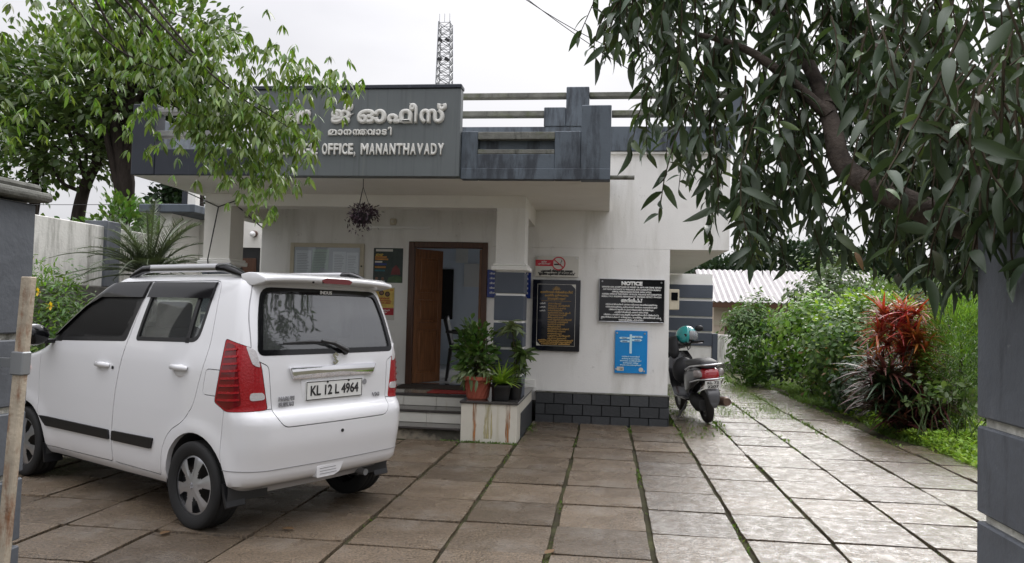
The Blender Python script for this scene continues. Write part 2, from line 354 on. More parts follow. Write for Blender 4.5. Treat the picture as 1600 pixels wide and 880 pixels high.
JX = [-6.92, -6.32, -5.72, -5.12, -4.52, -3.92, -3.32, -2.72, -2.12, -1.525, -.925, -.31, .30, .885, 1.43, 2.03, 2.63, 3.24, 3.8]
slabs = []
for q in range(4):
    mb = MB(); h = .022; r_ = random.Random(q)
    w, d = .5, .5
    cs = [(-w, -d), (w, -d), (w, d), (-w, d)]
    out = []
    for i in range(4):
        (ax, ay), (bx_, by) = cs[i], cs[(i+1) % 4]
        for t in (0, .25, .5, .75):
            jx, jy = r_.uniform(-.006, .006), r_.uniform(-.006, .006)
            if t == 0: jx, jy = (-.012 if ax > 0 else .012)*r_.random(), (-.012 if ay > 0 else .012)*r_.random()
            out.append((ax+(bx_-ax)*t+jx, ay+(by-ay)*t+jy))
    n = len(out)
    v = [(x, y, 0) for x, y in out] + [(x, y, h) for x, y in out] + [(x*.985, y*.985, h+.0004) for x, y in out]
    f = [(k, (k+1) % n, n+(k+1) % n, n+k) for k in range(n)] + [(n+k, n+(k+1) % n, 2*n+(k+1) % n, 2*n+k) for k in range(n)] + [tuple(2*n+k for k in range(n))]
    mb.add(v, f); slabs.append(link_mesh('tmp', mb.mesh('slab'), MAT['wet_slab']))
slab_me = [o.data for o in slabs]
damp_me = []
for q in slab_me:
    d_ = q.copy(); d_.materials.clear(); d_.materials.append(MAT['damp_slab']); damp_me.append(d_)
for o in slabs: bpy.data.objects.remove(o)
rows0 = [3.28 + .6*k for k in range(28)]
ns_ = 0; TJ = []
for c in range(len(JX)-1):
    x0, x1 = JX[c], JX[c+1]; off = random.uniform(-.06, .06); xc = (x0+x1)/2
    for y0 in rows0:
        y0 = y0 + off*.6; y1 = y0+.6; yc = (y0+y1)/2
        if xc < -1.0 and y1 > 8.35: continue
        if xc < .8 and y1 > 10.0: continue
        if xc > 3.3 and yc > 9.5: continue
        if xc > 2.7 and yc > 15.5: continue
        if abs(xc+.14*yc) > .85*yc + .6: continue      # never in view
        if xc < -3 and yc > 8.0: continue
        gx = random.uniform(.022, .042) if xc > -1.6 else random.uniform(.018, .03)
        gy = random.uniform(.012, .028)
        o = instance('slab', (slab_me if xc > .9 or (xc > .3 and yc < 7.5) else damp_me)[ns_ % 4], paving, (xc+random.uniform(-.006, .006), yc, .008+random.uniform(0, .009)),
                     (random.uniform(-.008, .008), random.uniform(-.008, .008), random.choice([0, math.pi])+random.uniform(-.006, .006)), (x1-x0-gx, .6-gy, 1))
        ns_ += 1
print('slabs', ns_)
# ---------------------------------------------------------------- gate pillars
mat('pillar_paint', srgb(92,96,102), .5, .4, var=.12, vscale=3, bump=.3, bscale=14, dirt=[((.035,.037,.04), 4, .55, .70, (3,3,.6), .6), (srgb(128,130,134), 2.5, .58, .72, (2.5,2.5,.4), .55), ((.03,.035,.02), 1.3, .58, .75, None, .6), ((.30,.30,.29), 22, .70, .74, None, .7)])
mat('groove_white', (.52,.51,.46), .8, .2, var=.3, vscale=14, bump=.5, bscale=60, dirt=[((.10,.10,.08), 12, .52, .66, None, .8)])
mat('rusty_iron', (.42,.36,.28), .7, .3, var=.2, vscale=10, bump=.3, bscale=60, dirt=[((.19,.075,.03), 7, .48, .62, (2,2,.7), .9), ((.06,.03,.02), 16, .62, .75, None, .8)])
def pillar(name, label, x0, x1, y0, y1, ztop, grooves):
    t = thing(name, label, 'gate pillar', ((x0+x1)/2, (y0+y1)/2, 0))
    zs = [0] + [g_ for g_ in grooves] + [ztop]
    box('core', MAT['groove_white'], t, x0+.02, x1-.02, y0+.02, y1-.02, 0, ztop-.01)
    for i in range(len(zs)-1):
        box('panel', MAT['pillar_paint'], t, x0, x1, y0, y1, zs[i]+(.014 if i else 0), zs[i+1]-.014, bevel=.006)
    return t
pl = pillar('gate_pillar', 'grey gate pillar with a mossy cap at the left edge', -3.05, -2.615, 2.80, 3.22, 1.88, [.02, .335, .64, .94, 1.265])
cp = MB().box(-3.11, -2.565, 2.74, 3.27, 1.88, 1.925).box(-3.07, -2.60, 2.78, 3.24, 1.925, 1.96)
cp.build('cap', MAT['mossy_concrete'], pl, bevel=.018, seg=2)
pr = pillar('gate_pillar', 'grey gate pillar with white grooves at the right edge', 1.172, 1.66, 2.05, 2.62, 1.78, [.23, .53, .83, 1.128])
MB().box(1.14, 1.70, 2.0, 2.65, 1.78, 1.82).box(1.16, 1.68, 2.02, 2.63, 1.82, 1.86).build('cap', MAT['mossy_concrete'], pr, bevel=.015)
gp = thing('gate_post', 'rusty flat iron gate post leaning against left pillar', 'gate post', (-2.53, 3.0, 0))
mb = MB(); mb.add([(-2.535+dx, 3.0+dy, 0) for dx, dy in ((-.022,-.008),(.022,-.008),(.022,.03),(-.022,.03))] + [(-2.464+dx, 3.0+dy, 1.53) for dx, dy in ((-.024,-.008),(.024,-.008),(.024,.03),(-.024,.03))],
    [(3,2,1,0),(4,5,6,7),(0,1,5,4),(1,2,6,5),(2,3,7,6),(3,0,4,7)]); mb.build('bar', MAT['rusty_iron'], gp, bevel=.004)
MB().rbox((-2.482, 3.008, 1.16), (.062, .052, .10), Matrix.Rotation(.03, 3, 'Y')).build('hinge_collar', MAT['galvanised'], gp, bevel=.005)
MB().rbox((-2.555, 3.01, 1.16), (.12, .02, .04)).build('bracket', MAT['galvanised'], gp)
# ---------------------------------------------------------------- left boundary wall
mat('old_white_wall', (.66,.65,.61), .85, .2, var=.08, vscale=3, bump=.25, bscale=30, dirt=[((.16,.155,.13), 2.2, .47, .68, (3,3,.5), .7), ((.10,.10,.08), 7, .62, .75, (4,4,.6), .6)])
mat('damp_stone', (.10,.095,.085), .8, .3, var=.35, vscale=5, bump=.6, bscale=14, dirt=[((.035,.04,.02), 2, .5, .65, None, .8)])
bw = thing('boundary_wall', 'weathered white compound wall above dark stone base on the left', 'wall', (-7.1, 9, 0))
box('stone_base', MAT['damp_stone'], bw, -7.35, -6.95, 4.5, 15.5, 0, 1.62, bevel=.01)
box('white_wall', MAT['old_white_wall'], bw, -7.30, -7.03, 4.5, 15.5, 1.62, 2.47, bevel=.01)
for yy in (6.35, 9.95, 13.4): box('pilaster', MAT['pillar_paint'], bw, -7.33, -6.985, yy, yy+.32, 1.623, 2.55, bevel=.008)
# ================================================================ the village office
W, FY = 9.866, 7.386
off = thing('office_building', 'single storey white office with dark grey canopy parapet and porch', 'building', (-2, 9.0, 0))
WP, PP, BG, DB = MAT['white_plaster'], MAT['porch_plaster'], MAT['blue_grey_paint'], MAT['dark_blue_paint']
# front wall: right panel, over door, left of door
w = MB()
w.box(-1.557, .772, W, W+.23, .42, 2.26)                 # right of the door
w.box(-4.66, -2.613, W, W+.23, .44, 2.315)
w.box(-4.66, -1.557, W, W+.23, 2.315, 3.5)
w.box(-1.557, 1.50, W, W+.23, 2.262, 3.5)
w.build('front_wall', WP, off)
box('side_wall', WP, off, .60, .771, W+.232, 15.79, .0, 2.258)
box('side_wall', WP, off, -4.659, -4.45, W+.232, 14.2, 0, 3.49)
bk = MB().box(-4.44, -1.85, 13.6, 13.8, .44, 3.49).box(.4, .59, 13.6, 13.8, .44, 3.49).box(-1.85, .4, 13.6, 13.8, .44, 1.1).box(-1.85, .4, 13.6, 13.8, 2.75, 3.49)  # unseen opening added in the back wall to let daylight into the room
bk.build('back_wall', MAT['room_wall'], off)
box('room_lining', MAT['room_wall'], off, -4.44, -4.40, W+.24, 13.59, .45, 3.0)
box('room_lining', MAT['room_wall'], off, .55, .595, W+.24, 13.59, .45, 3.0)
box('room_floor', MAT['room_floor'], off, -4.44, .59, W+.001, 13.6, .30, .441)
box('roof_slab', MAT['grey_concrete'], off, -4.64, 1.48, W+.02, 13.79, 3.31, 3.48)
# right wing: recessed striped wall under an overhang
box('overhang_slab', PP, off, .775, 1.49, W+.233, 15.78, 2.265, 2.40)
rw = MB().box(.60, 2.085, 15.793, 16.0, 0, 2.27); rw.build('striped_wall', WP, off)
for z0, z1 in ((1.93, 2.262), (1.785, 2.0), (1.42, 1.725), (1.125, 1.38), (.83, 1.085)):
    if z0 == 1.93: continue
    box('stripe_panel', MAT['stripe_paint'], off, .78, 2.092, 15.765, 15.792, z0, z1 if z0 != 1.785 else 2.05, bevel=.004)
box('corner_post', MAT['stripe_paint'], off, 2.095, 2.20, 15.75, 16.0, 0, 1.08, bevel=.006)
# plinth of dark blocks
pj = box('plinth', MAT['plinth_joint'], off, -.885, .785, 9.825, 9.862, 0, .405)
blk = MB().box(-.5, .5, -.5, .5, -.5, .5).mesh('block', bevel=0.012); blk.materials.append(MAT['plinth_block'])
for r_ in range(3):
    z0, z1 = r_*.137, r_*.137+.131; x = -.885 - (.11 if r_ % 2 else 0)
    while x < .78:
        xa, xb = max(x, -.885), min(x+.232, .79)
        if xb-xa > .04: instance('block', blk, pj, ((xa+xb)/2, 9.815+random.uniform(-.003, .003), (z0+z1)/2), None, (xb-xa-.008, .03, z1-z0-.006))
        x += .238
for r_ in range(3):
    for k in range(5):
        y = 9.86+.24*k - (.1 if r_ % 2 else 0)
        if y < 9.85: y = 9.85
        instance('block', blk, pj, (.782, y+.115, r_*.137+.066), None, (.026, .222, .125))
box('plinth_ledge', MAT['mossy_concrete'], off, -.895, .795, 9.80, 9.866, .405, .425, bevel=.006)
# main parapet band with stepped blocks and rails
box('parapet_band', BG, off, -4.70, 1.54, 9.80, 10.02, 3.503, 3.82, bevel=.008)
box('drip_edge', MAT['cornice_white'], off, -.2, 1.53, 9.825, 9.864, 3.475, 3.50)
for (x0, x1, z1) in ((-.865, -.585, 4.07), (-.582, -.29, 4.335), (-.287, -.0, 4.07)): box('parapet_block', BG, off, x0, x1, 9.79, 10.03, 3.823, z1, bevel=.008)
for z0, z1 in ((4.218, 4.277), (3.972, 4.04)):
    box('parapet_rail', MAT['mossy_concrete'], off, -3.9, -.868 if z0 < 4.1 else -.585, 9.84, 9.98, z0, z1, bevel=.006)
    box('parapet_rail', MAT['mossy_concrete'], off, .003 if z0 < 4.1 else -.287, 1.50, 9.84, 9.98, z0, z1, bevel=.006)
box('parapet_block', BG, off, 1.502, 1.62, 9.79, 10.03, 3.823, 4.335, bevel=.008)
# canopy
box('canopy_slab', PP, off, -4.94, .0, FY+.03, W-.003, 2.742, 2.90)
rp = MB(); F0, F1 = FY, FY+.12
rp.box(-1.463, -1.30, F0, F1, 2.72, 3.19).box(-.54, -.287, F0, F1, 2.72, 3.19).box(-.2865, -.0, F0-.012, F1+.06, 2.722, 3.44)
rp.box(-1.30, -.54, F0+.0, F1, 2.72, 2.965).box(-1.30, -.54, F0+.085, F1, 2.965, 3.155)
rp.build('canopy_parapet', BG, off, bevel=.006)
box('parapet_drip', BG, off, -1.46, -.002, F0-.016, F0-.0005, 2.715, 2.822, bevel=.004)
for z0, z1 in ((3.112, 3.185), (2.967, 3.012)): box('parapet_rail', MAT['mossy_concrete'], off, -1.298, -.542, F0+.004, F1+.02, z0, z1, bevel=.005)
box('side_parapet', BG, off, -.12, -.001, F1+.063, 9.795, 2.745, 3.19, bevel=.006)
lp = MB().box(-4.945, -4.69, F0-.01, F1+.05, 2.745, 3.485).box(-4.689, -3.55, F0, F1, 2.745, 3.015)
lp.build('canopy_parapet', DB, off, bevel=.006)
for z0, z1 in ((3.40, 3.45), (3.15, 3.21)): box('parapet_rail', MAT['grey_concrete'], off, -4.688, -3.5, F0+.01, F1+.03, z0, z1, bevel=.006)
box('side_parapet', BG, off, -4.94, -4.80, F1+.053, 9.795, 2.745, 3.40, bevel=.006)
box('porch_crossbeam', PP, off, -4.8, -.944, 8.622, 8.87, 2.60, 2.741)
box('porch_beam', PP, off, -1.13, -.944, 8.872, W-.002, 2.53, 2.741)
box('porch_beam', PP, off, -4.80, -4.60, 8.872, W-.002, 2.53, 2.741)
# columns: white shaft, moulded cap, blue panels parted by white grooves
for x0, x1 in ((-1.272, -.942), (-4.80, -4.47)):
    c = MB().box(x0, x1, 8.62, 8.96, 1.95, 2.60).box(x0+.012, x1-.012, 8.632, 8.948, .44, 1.95).build('column', WP if x0 > -2 else PP, off)
    MB().box(x0-.047, x1+.047, 8.573, 9.007, 1.89, 1.94).box(x0-.029, x1+.029, 8.591, 8.989, 1.94, 1.966).build('capital', MAT['cornice_white'], c, bevel=.008)
    zz = [1.884, 1.619, 1.312, 1.011, .71, .445]
    for i in range(5): box('panel', MAT['stripe_paint'], c, x0-.003, x1+.003, 8.617, 8.963, zz[i+1]+.014, zz[i]-.014, bevel=.004)
# porch floor and steps
box('porch_floor', MAT['floor_tile'], off, -4.64, -.95, 8.86, W-.002, 0, .437)
box('porch_nosing', MAT['dark_granite'], off, -4.64, -1.542, 8.83, 8.90, .412, .442, bevel=.006)
tile = lambda x0, x1, y, z0, z1, p: box('riser_tile', MAT['cream_tile'], p, x0, x1, y, y+.012, z0, z1, bevel=.002)
s2 = box('step', MAT['old_plaster_base'], off, -4.6, -1.545, 8.515, 8.858, 0, .27)
s1 = box('step', MAT['old_plaster_base'], off, -4.6, -1.545, 8.215, 8.513, 0, .128)
xs = [-4.6, -4.0, -3.4, -2.8, -2.35, -1.96, -1.545]
for i in range(6):
    tile(xs[i]+.002, xs[i+1]-.002, 8.846, .300, .410, off)
    tile(xs[i]-.03 if i else -4.59, xs[i+1]-.034 if i < 5 else -1.547, 8.503, .156, .268, s2)
box('tread', MAT['dark_granite'], s2, -4.6, -1.544, 8.485, 8.845, .27, .298, bevel=.006)
box('tread', MAT['dark_granite'], s1, -4.6, -1.544, 8.185, 8.50, .128, .154, bevel=.006)
# planter block in front of the column
pb = MB().box(-1.54, -.935, 8.185, W-.06, 0, .43).build('planter_block', MAT['rusty_cream'], off, bevel=.004)
box('coping', MAT['dark_granite'], pb, -1.555, -.915, 8.165, W-.062, .430, .458, bevel=.008)
box('stone_side', MAT['plinth_block'], pb, -.936, -.925, 8.55, 9.78, .01, .30, bevel=.003)
mat('rust_stain', srgb(168,112,62), .6, .3, var=.35, vscale=5, stretch=(3,3,.6)); mat('olive_stain', srgb(176,166,120), .6, .3, var=.25, vscale=4)
for q_ in ('rust_stain', 'olive_stain'):     # patchy run-off, plain tile showing through
    t_ = MAT[q_].node_tree; tc_ = t_.nodes.new('ShaderNodeTexCoord'); mp_ = t_.nodes.new('ShaderNodeMapping'); mp_.inputs['Scale'].default_value = (1, 1, .06); n_ = t_.nodes.new('ShaderNodeTexNoise'); n_.inputs['Scale'].default_value = 70; n_.inputs['Detail'].default_value = 5
    r_ = t_.nodes.new('ShaderNodeMapRange'); r_.inputs[1].default_value = .36; r_.inputs[2].default_value = .62; r_.inputs[4].default_value = .85
    t_.links.new(tc_.outputs['Object'], mp_.inputs[0]); t_.links.new(mp_.outputs[0], n_.inputs['Vector']); t_.links.new(n_.outputs['Fac'], r_.inputs[0]); t_.links.new(r_.outputs[0], t_.nodes['Principled BSDF'].inputs['Alpha'])
def stain(x0, wt_, wb, m, z0=.03, z1=.428):
    n_ = 12; L_ = [(x0-(wb+(wt_-wb)*k/n_)*.5+random.uniform(-.004, .004), z0+(z1-z0)*k/n_) for k in range(n_+1)]; R_ = [(x0+(wb+(wt_-wb)*k/n_)*.5+random.uniform(-.004, .004), z0+(z1-z0)*k/n_) for k in range(n_+1)]
    MB().prism(L_+R_[::-1], 8.1842, 8.186).build('stain', MAT[m], pb)
stain(-1.39, .04, .035, 'rust_stain'); stain(-1.03, .05, .04, 'rust_stain'); stain(-1.24, .07, .10, 'olive_stain', .06)
box('skirting', MAT['cornice_white'], off, -1.53, -.9, 9.84, W-.001, .46, .56)
# left wing with low roof and dark doorway
lw = MB().box(-6.6, -5.80, 11.4, 11.6, 0, 2.9).box(-5.40, -4.66, 11.4, 11.6, 0, 2.9).box(-5.80, -5.40, 11.4, 11.6, 2.315, 2.9).box(-6.6, -6.42, 10.6, 11.398, 0, 2.74)
lw.build('wing_wall', PP, off)
box('wing_roof', MAT['grey_concrete'], off, -6.85, -4.662, 10.45, 11.75, 2.745 , 2.86, bevel=.008) if False else MB().box(-6.85, -5.98, 10.45, 11.75, 2.742, 2.86).build('wing_roof', MAT['blue_grey_paint'], off, bevel=.01)
MB().box(-6.12, -6.0, 10.5, 10.62, 2.862, 3.05).build('wing_post', WP, off)
MB().box(-6.21, -6.125, 10.5, 10.62, 2.862, 3.05).build('wing_post', DB, off)
wd = box('wing_door', MAT['black_plastic'], off, -5.80, -5.40, 11.45, 11.49, .02, 2.315)
for z0 in (.2, .9, 1.6): box('door_panel', MAT['dark_teak'], wd, -5.72, -5.48, 11.437, 11.449, z0, z0+.55, bevel=.006)
# conduits and wires under the canopy
tag(MB().tube([(-5.15, 8.62, 2.80), (-4.62, 8.60, 2.58), (-4.4, 8.61, 2.66)], .007, 6).tube([(-4.62, 8.60, 2.58), (-4.70, 8.55, 1.95), (-4.71, 8.60, 1.75)], .007, 6).tube([(-4.42, 8.61, 2.62), (-4.64, W-.02, 2.46)], .008, 6).build('cable', MAT['black_cable']), 'black cable slung down the left porch column', 'cable')
# spout
sp = thing('drain_spout', 'stained drain pipe sticking out of the canopy side', 'pipe', (0, 8.36, 2.91))
MB().lathe([(.024,0),(.024,.26),(.019,.26),(.019,.05)], (0, 0, 0), 14, 'x', cap=False).build('pipe', MAT['mossy_concrete'], sp, local=True, smooth=40)
# door
dr = thing('entrance_door', 'dark teak entrance door with its panelled leaf standing open', 'door', (-2.08, W, .44))
fm = MB().box(-2.613, -2.535, W-.02, W+.12, .442, 2.312).box(-1.635, -1.557, W-.02, W+.12, .442, 2.312).box(-2.535, -1.635, W-.02, W+.12, 2.235, 2.312)
fm.build('frame', MAT['dark_teak'], dr, bevel=.006)
lf = thing('tmp', None, None); bpy.data.objects.remove(lf)
def leaf(hx, hy, ang, name='leaf', wd_=.50):
    M = Matrix.Translation((hx, hy, .45)) @ Matrix.Rotation(ang, 4, 'Z')
    o_ = wloc(dr)
    def put(mb, nm, m, p, bev):
        mb.v = [tuple(M @ Vector(q) - o_) for q in mb.v]; return mb.build(nm, m, p, local=True, bevel=bev)
    f = MB(); H_ = 1.775
    f.box(0, .075, 0, .035, 0, H_).box(wd_-.075, wd_, 0, .035, 0, H_)
    zs_ = [0, .12, .70, .80, 1.10, 1.20, 1.66, H_]
    for a_, b_ in ((0, 1), (2, 3), (4, 5), (6, 7)): f.box(.0755, wd_-.0755, 0, .035, zs_[a_], zs_[b_])
    L_ = put(f, name, MAT['teak'], dr, .004)
    for a_, b_ in ((1, 2), (3, 4), (5, 6)):
        p = MB().box(.077, wd_-.077, .010, .026, zs_[a_]+.001, zs_[b_]-.001); put(p, 'panel', MAT['teak'], L_, 0)
        p = MB().box(.105, wd_-.105, .003, .033, zs_[a_]+.03, zs_[b_]-.03); put(p, 'raised_field', MAT['teak'], L_, .01)
    return L_
leaf(-2.53, W+.05, R(56))
leaf(-1.64, W+.05, R(97))
box('threshold', MAT['dark_granite'], dr, -2.535, -1.635, W-.01, W+.12, .4425, .452)
# inside the room: wall clock, papers, board, chair, table
ck = thing('wall_clock', 'round dark wall clock inside the office doorway', 'clock', (-2.02, 13.55, 2.45))
MB().lathe([(.0,.03),(.17,.03),(.20,.045),(.21,.02),(.21,0)], (0,0,0), 28, 'y').build('case', MAT['black_plastic'], ck, local=True, smooth=40); ck.rotation_euler = (0, 0, math.pi)
for i, (x, z, w_, h_, m_) in enumerate(((-2.62, 2.42, .22, .30, 'white_paint'), (-2.42, 2.05, .3, .42, 'white_paint'), (-2.95, 1.7, .38, .9, 'black_gloss'))):
    b_ = box(('wall_paper', 'wall_paper', 'record_board')[i], MAT[m_], None, x-w_/2, x+w_/2, 13.575, 13.598, z-h_/2, z+h_/2)
    tag(b_, ('small white framed paper high on room wall inside', 'larger white paper on room wall beside clock', 'tall dark register board on room wall inside doorway')[i], ('paper', 'paper', 'board')[i])
# ================================================================ boards and signs
mat('letter_grey', (.62,.61,.57), .5, .5, var=.08, vscale=8, dirt=[((.25,.24,.2), 6, .55, .75, (2,2,.4), .5)])
mat('board_black', (.010,.010,.012), .12, .5); mat('board_navy', (.008,.009,.016), .08, .5); mat('gold_ink', (.50,.30,.08), .45, .5); mat('white_ink', (.80,.80,.78), .5)
mat('acrylic_white', (.58,.56,.50), .15, .5, var=.04); mat('red_ink', (.52,.03,.05), .4); mat('black_ink', (.015,.015,.015), .5)
mat('panel_blue', (.012,.24,.60), .15, .5, var=.08, vscale=4); mat('pale_blue', (.55,.78,.86), .4); mat('navy_enamel', (.012,.03,.18), .2)
mat('cream_frame', (.52,.47,.36), .5, var=.1, vscale=6); mat('paper_white', (.72,.73,.75), .8); mat('paper_green', (.58,.66,.60), .8); mat('paper_grey', (.55,.56,.60), .8); mat('ink_grey', (.38,.38,.42), .8)
sg = thing('name_board', 'dark grey name board with raised pale lettering above the porch', 'sign', (-2.53, FY-.06, 2.74))
box('panel', MAT['sign_grey'], sg, -3.60, -1.466, FY-.07, FY+.06, 2.728, 3.60, bevel=.006)
box('top_edge', DB, sg, -3.61, -1.458, FY-.085, FY+.07, 3.602, 3.64, bevel=.006)
YS = FY-.078
def run(name, glyphs, m, y, z, size, bold, depth):
    """one raised letter each: (text, x left, width)"""
    for tx, x, wd_ in glyphs:
        me = text_mesh(tx, size, bold, depth, align='LEFT')
        a = np.empty(len(me.vertices)*3); me.vertices.foreach_get('co', a); a = a.reshape(-1, 3); x0, x1 = a[:, 0].min(), a[:, 0].max()
        me.transform(Matrix.Diagonal((wd_/(x1-x0), 1, 1, 1)) @ Matrix.Translation((-x0, 0, 0))); me.transform(WALLM)
        me.transform(Matrix.Translation(Vector((x, y, z))-wloc(sg))); link_mesh(name, me, m, sg)
LG = MAT['letter_grey']
# px -> X on the board: x = -1.606 + (px-700)*.00652
px = lambda p: -1.606+(p-700)*.00652
run('letter', [('വി', px(392), .20), ('ല്ലേ', px(427), .40), ('ജ്', px(521), .235), ('ഓ', px(562), .30), ('ഫ', px(609), .26), ('ീ', px(643), .085), ('സ്', px(659), .272)], LG, YS, 3.265, .205, .013, .012)
run('letter', [('മ', px(517), .095), ('ാ', px(532), .055), ('ന', px(541.5), .082), ('ന', px(556), .075), ('ത', px(566), .085), ('വ', px(579), .078), ('ാ', px(592), .055), ('ട', px(601), .058), ('ി', px(611), .04)], LG, YS, 3.140, .088, .005, .008)
run('letter', [(c, px(513+i*8.4) , .046 if c not in 'I,' else .016) for i, c in enumerate('')], LG, YS, 2.945, .14, .006, .01)
wt = lambda body, x0, x1: run('letter', [(body, x0, x1-x0)], LG, YS, 2.945, .152, .0075, .01)
adv = {'I': .45, ',': .4, 'M': 1.25, 'F': .88, 'E': .88, 'L': .85, 'J': .8}
def spread(word, xa, xb):
    tot = sum(adv.get(c, 1.) for c in word); u = (xb-xa)/tot; x = xa; out = []
    for c in word:
        wv = adv.get(c, 1.)*u
        out.append((c, x+u*.05, wv-u*.12) if c not in ',' else (c, x+u*.08, u*.2)); x += wv
    return out
for wd_, a_, b_ in (('VILLAGE', 419, 502), ('OFFICE,', 508, 562), ('MANANTHAVADY', 569, 699)): run('letter', spread(wd_, px(a_), px(b_)), LG, YS, 2.945, .148, .0068, .01)
# --- board holder
def board(name, label, cat, x0, x1, z0, z1, m, frame=None, fw_=.02, tilt=0, th=.02):
    t = thing(name, label, cat, ((x0+x1)/2, W-.02, z0))
    box('panel', m, t, x0, x1, W-.012-th, W-.010, z0, z1, bevel=.003)
    if frame:
        y0, y1 = W-.020-th, W-.009
        for nm, q in (('frame_side', (x0-fw_, x0, z0-fw_, z1+fw_)), ('frame_side', (x1, x1+fw_, z0-fw_, z1+fw_)), ('frame_rail', (x0, x1, z1, z1+fw_)), ('frame_rail', (x0, x1, z0-fw_, z0))):
            box(nm, frame, t, q[0], q[1], y0, y1, q[2], q[3], bevel=.003)
    return t
YB = W-.0345
def screw(t, x, z, m='steel', y=YB): MB().lathe([(.012,-.006),(.009,-.010),(.0,-.010)], (x, y+.004, z), 10, 'y', cap=False).build('screw', MAT[m], t)
def lines(t, body_rows, x, z0, dz, size, m, fit_w, bold=0., nm='lettering', align='CENTER'):
    for i, (b_, w_) in enumerate(body_rows): wall_text(nm, b_, m, t, x, YB, z0-dz*i, size, bold, .0006, fit=fit_w*w_, align=align)
# notice board (black, white print)
nb = board('notice_sign', 'black NOTICE board with white lettering beside the wall corner', 'sign', -.105, .705, 1.335, 1.868, MAT['board_black'], MAT['steel'], .008)
cx = .30; WI = MAT['white_ink']
wall_text('title', 'NOTICE', WI, nb, cx, YB, 1.797, .062, .0045, .0006, fit=.265)
lines(nb, [('DEMAND AND ACCEPTANCE OF MONEY OR GIFTS ARE CRIME. REPORT', .97), ('ANY SUCH INSTANCE TO VIGILANCE ANTI-CORRUPTION BUREAU', .94), ('OFFICE, MEENANGADI PHONE: 04936 247222', .64), ('ADDRESS: OFFICE OF THE DYSUPDT. OF POLICE, VIGILANCE ANTI-CORRUPTION', .97), ('BUREAU, P.W.D. BUILDINGS, MEENANGADI P.O. WAYANAD DISTRICT. PIN-673591', .97)], cx, 1.762, .030, .026, WI, .77, .0012)
wall_text('title', 'അറിയിപ്പ്', WI, nb, cx, YB, 1.582, .056, .0032, .0006, fit=.27)
lines(nb, [('സർക്കാർ ജീവനക്കാർ പണമോ സമ്മാനമോ ആവശ്യപ്പെടുന്നതും', .84), ('സ്വീകരിക്കുന്നതും കുറ്റകരമാണ്. അത്തരം സംഭവങ്ങൾ ഉടൻ', .84), ('വിജിലൻസ് ആന്റി കറപ്ഷൻ ബ്യൂറോയിൽ അറിയിക്കുക.', .73), ('പോലീസ് മീനങ്ങാടി, ഫോൺ: 04936 247222', .55), ('വിലാസം: പോലീസ് ഡെപ്യൂട്ടി സൂപ്രണ്ട് ഓഫീസ് വിജിലൻസ് &', .9), ('ആന്റികറപ്ഷൻ ബ്യൂറോ, കെട്ടിടം, മീനങ്ങാടി പി.ഒ.', .98), ('വയനാട് ജില്ല, പിൻ-673591', .4)], cx, 1.542, .0325, .026, WI, .77, .0012)
for x, z in ((-.07, 1.84), (.67, 1.835), (-.07, 1.37), (.67, 1.365)): screw(nb, x, z)
# inauguration plaque
pq = board('plaque', 'tall black stone plaque with gold lettering right of the porch column', 'plaque', -.955, -.345, .935, 1.845, MAT['board_navy'], None, th=.028)
YB = W-.0425
GI = MAT['gold_ink']; fr = MB(); a0, a1, b0, b1 = -.895, -.405, 1.0, 1.785
for q in ((a0, a1, b1, b1+.004), (a0, a1, b0, b0+.004)): box('border_line', MAT['acrylic_white'], pq, q[0], q[1], YB-.001, YB+.002, q[2], q[3])
for q in ((a0, a0+.004, b0+.004, b1), (a1-.004, a1, b0+.004, b1)): box('border_line', MAT['acrylic_white'], pq, q[0], q[1], YB-.001, YB+.002, q[2], q[3])
for x, z, s_ in ((a1-.03, b1-.03, 1), (a0+.03, b0+.03, -1)): MB().prism([(x-.025*s_, z+.03*s_), (x+.03*s_, z+.03*s_), (x+.03*s_, z-.025*s_)], YB-.0015, YB+.002).build('corner_ornament', MAT['acrylic_white'], pq)
cr_ = MB()
for k in range(-3, 4): cr_.prism([(-.65+k*.014-.005, 1.715), (-.65+k*.014+.005, 1.715), (-.65+k*.017+.002, 1.765-.004*k*k), (-.65+k*.017-.002, 1.765-.004*k*k)], YB-.0015, YB+.002)
ce = cr_.build('crest', GI, pq); ce['kind'] = 'stuff'
lines(pq, [('മാനന്തവാടി വില്ലേജ് ഓഫീസ്', .9), ('കെട്ടിട ഉദ്ഘാടനം', .66), ('2018 ജനുവരി 3 ബുധൻ', .5)], -.65, 1.675, .042, .036, GI, .46, .0012)
box('border_line', GI, pq, -.84, -.46, YB-.001, YB+.002, 1.572, 1.575)
rows = ['ഉദ്ഘാടനം റവന്യൂ വകുപ്പ്', 'ബഹു. മന്ത്രി', 'അദ്ധ്യക്ഷൻ ബഹു. എം.എൽ.എ.', 'മാനന്തവാടി നിയോജക മണ്ഡലം', 'മുഖ്യാതിഥി ബഹു. എം.പി.', 'വയനാട്', 'ജില്ലാ കളക്ടർ വയനാട്', 'സബ് കളക്ടർ മാനന്തവാടി', 'നഗരസഭ ചെയർമാൻ', 'തഹസിൽദാർ മാനന്തവാടി', 'വില്ലേജ് ഓഫീസർ', 'ജനപ്രതിനിധികൾ നാട്ടുകാർ', 'നിർമ്മാണ വിഭാഗം', 'പൊതുമരാമത്ത് വകുപ്പ്', 'എഞ്ചിനീയർ', 'കരാറുകാർ']
for i, t_ in enumerate(rows): wall_text('lettering', t_, GI, pq, -.755, YB, 1.533-.0295*i, .026, .0009, .0006, fit=.17+.15*((i*37) % 10)/10, align='LEFT')
for i in range(3): wall_text('lettering', 'ശ്രീ', WI, pq, -.86, YB, 1.533-.047*i, .022, .0006, .0006, fit=.07, align='LEFT')
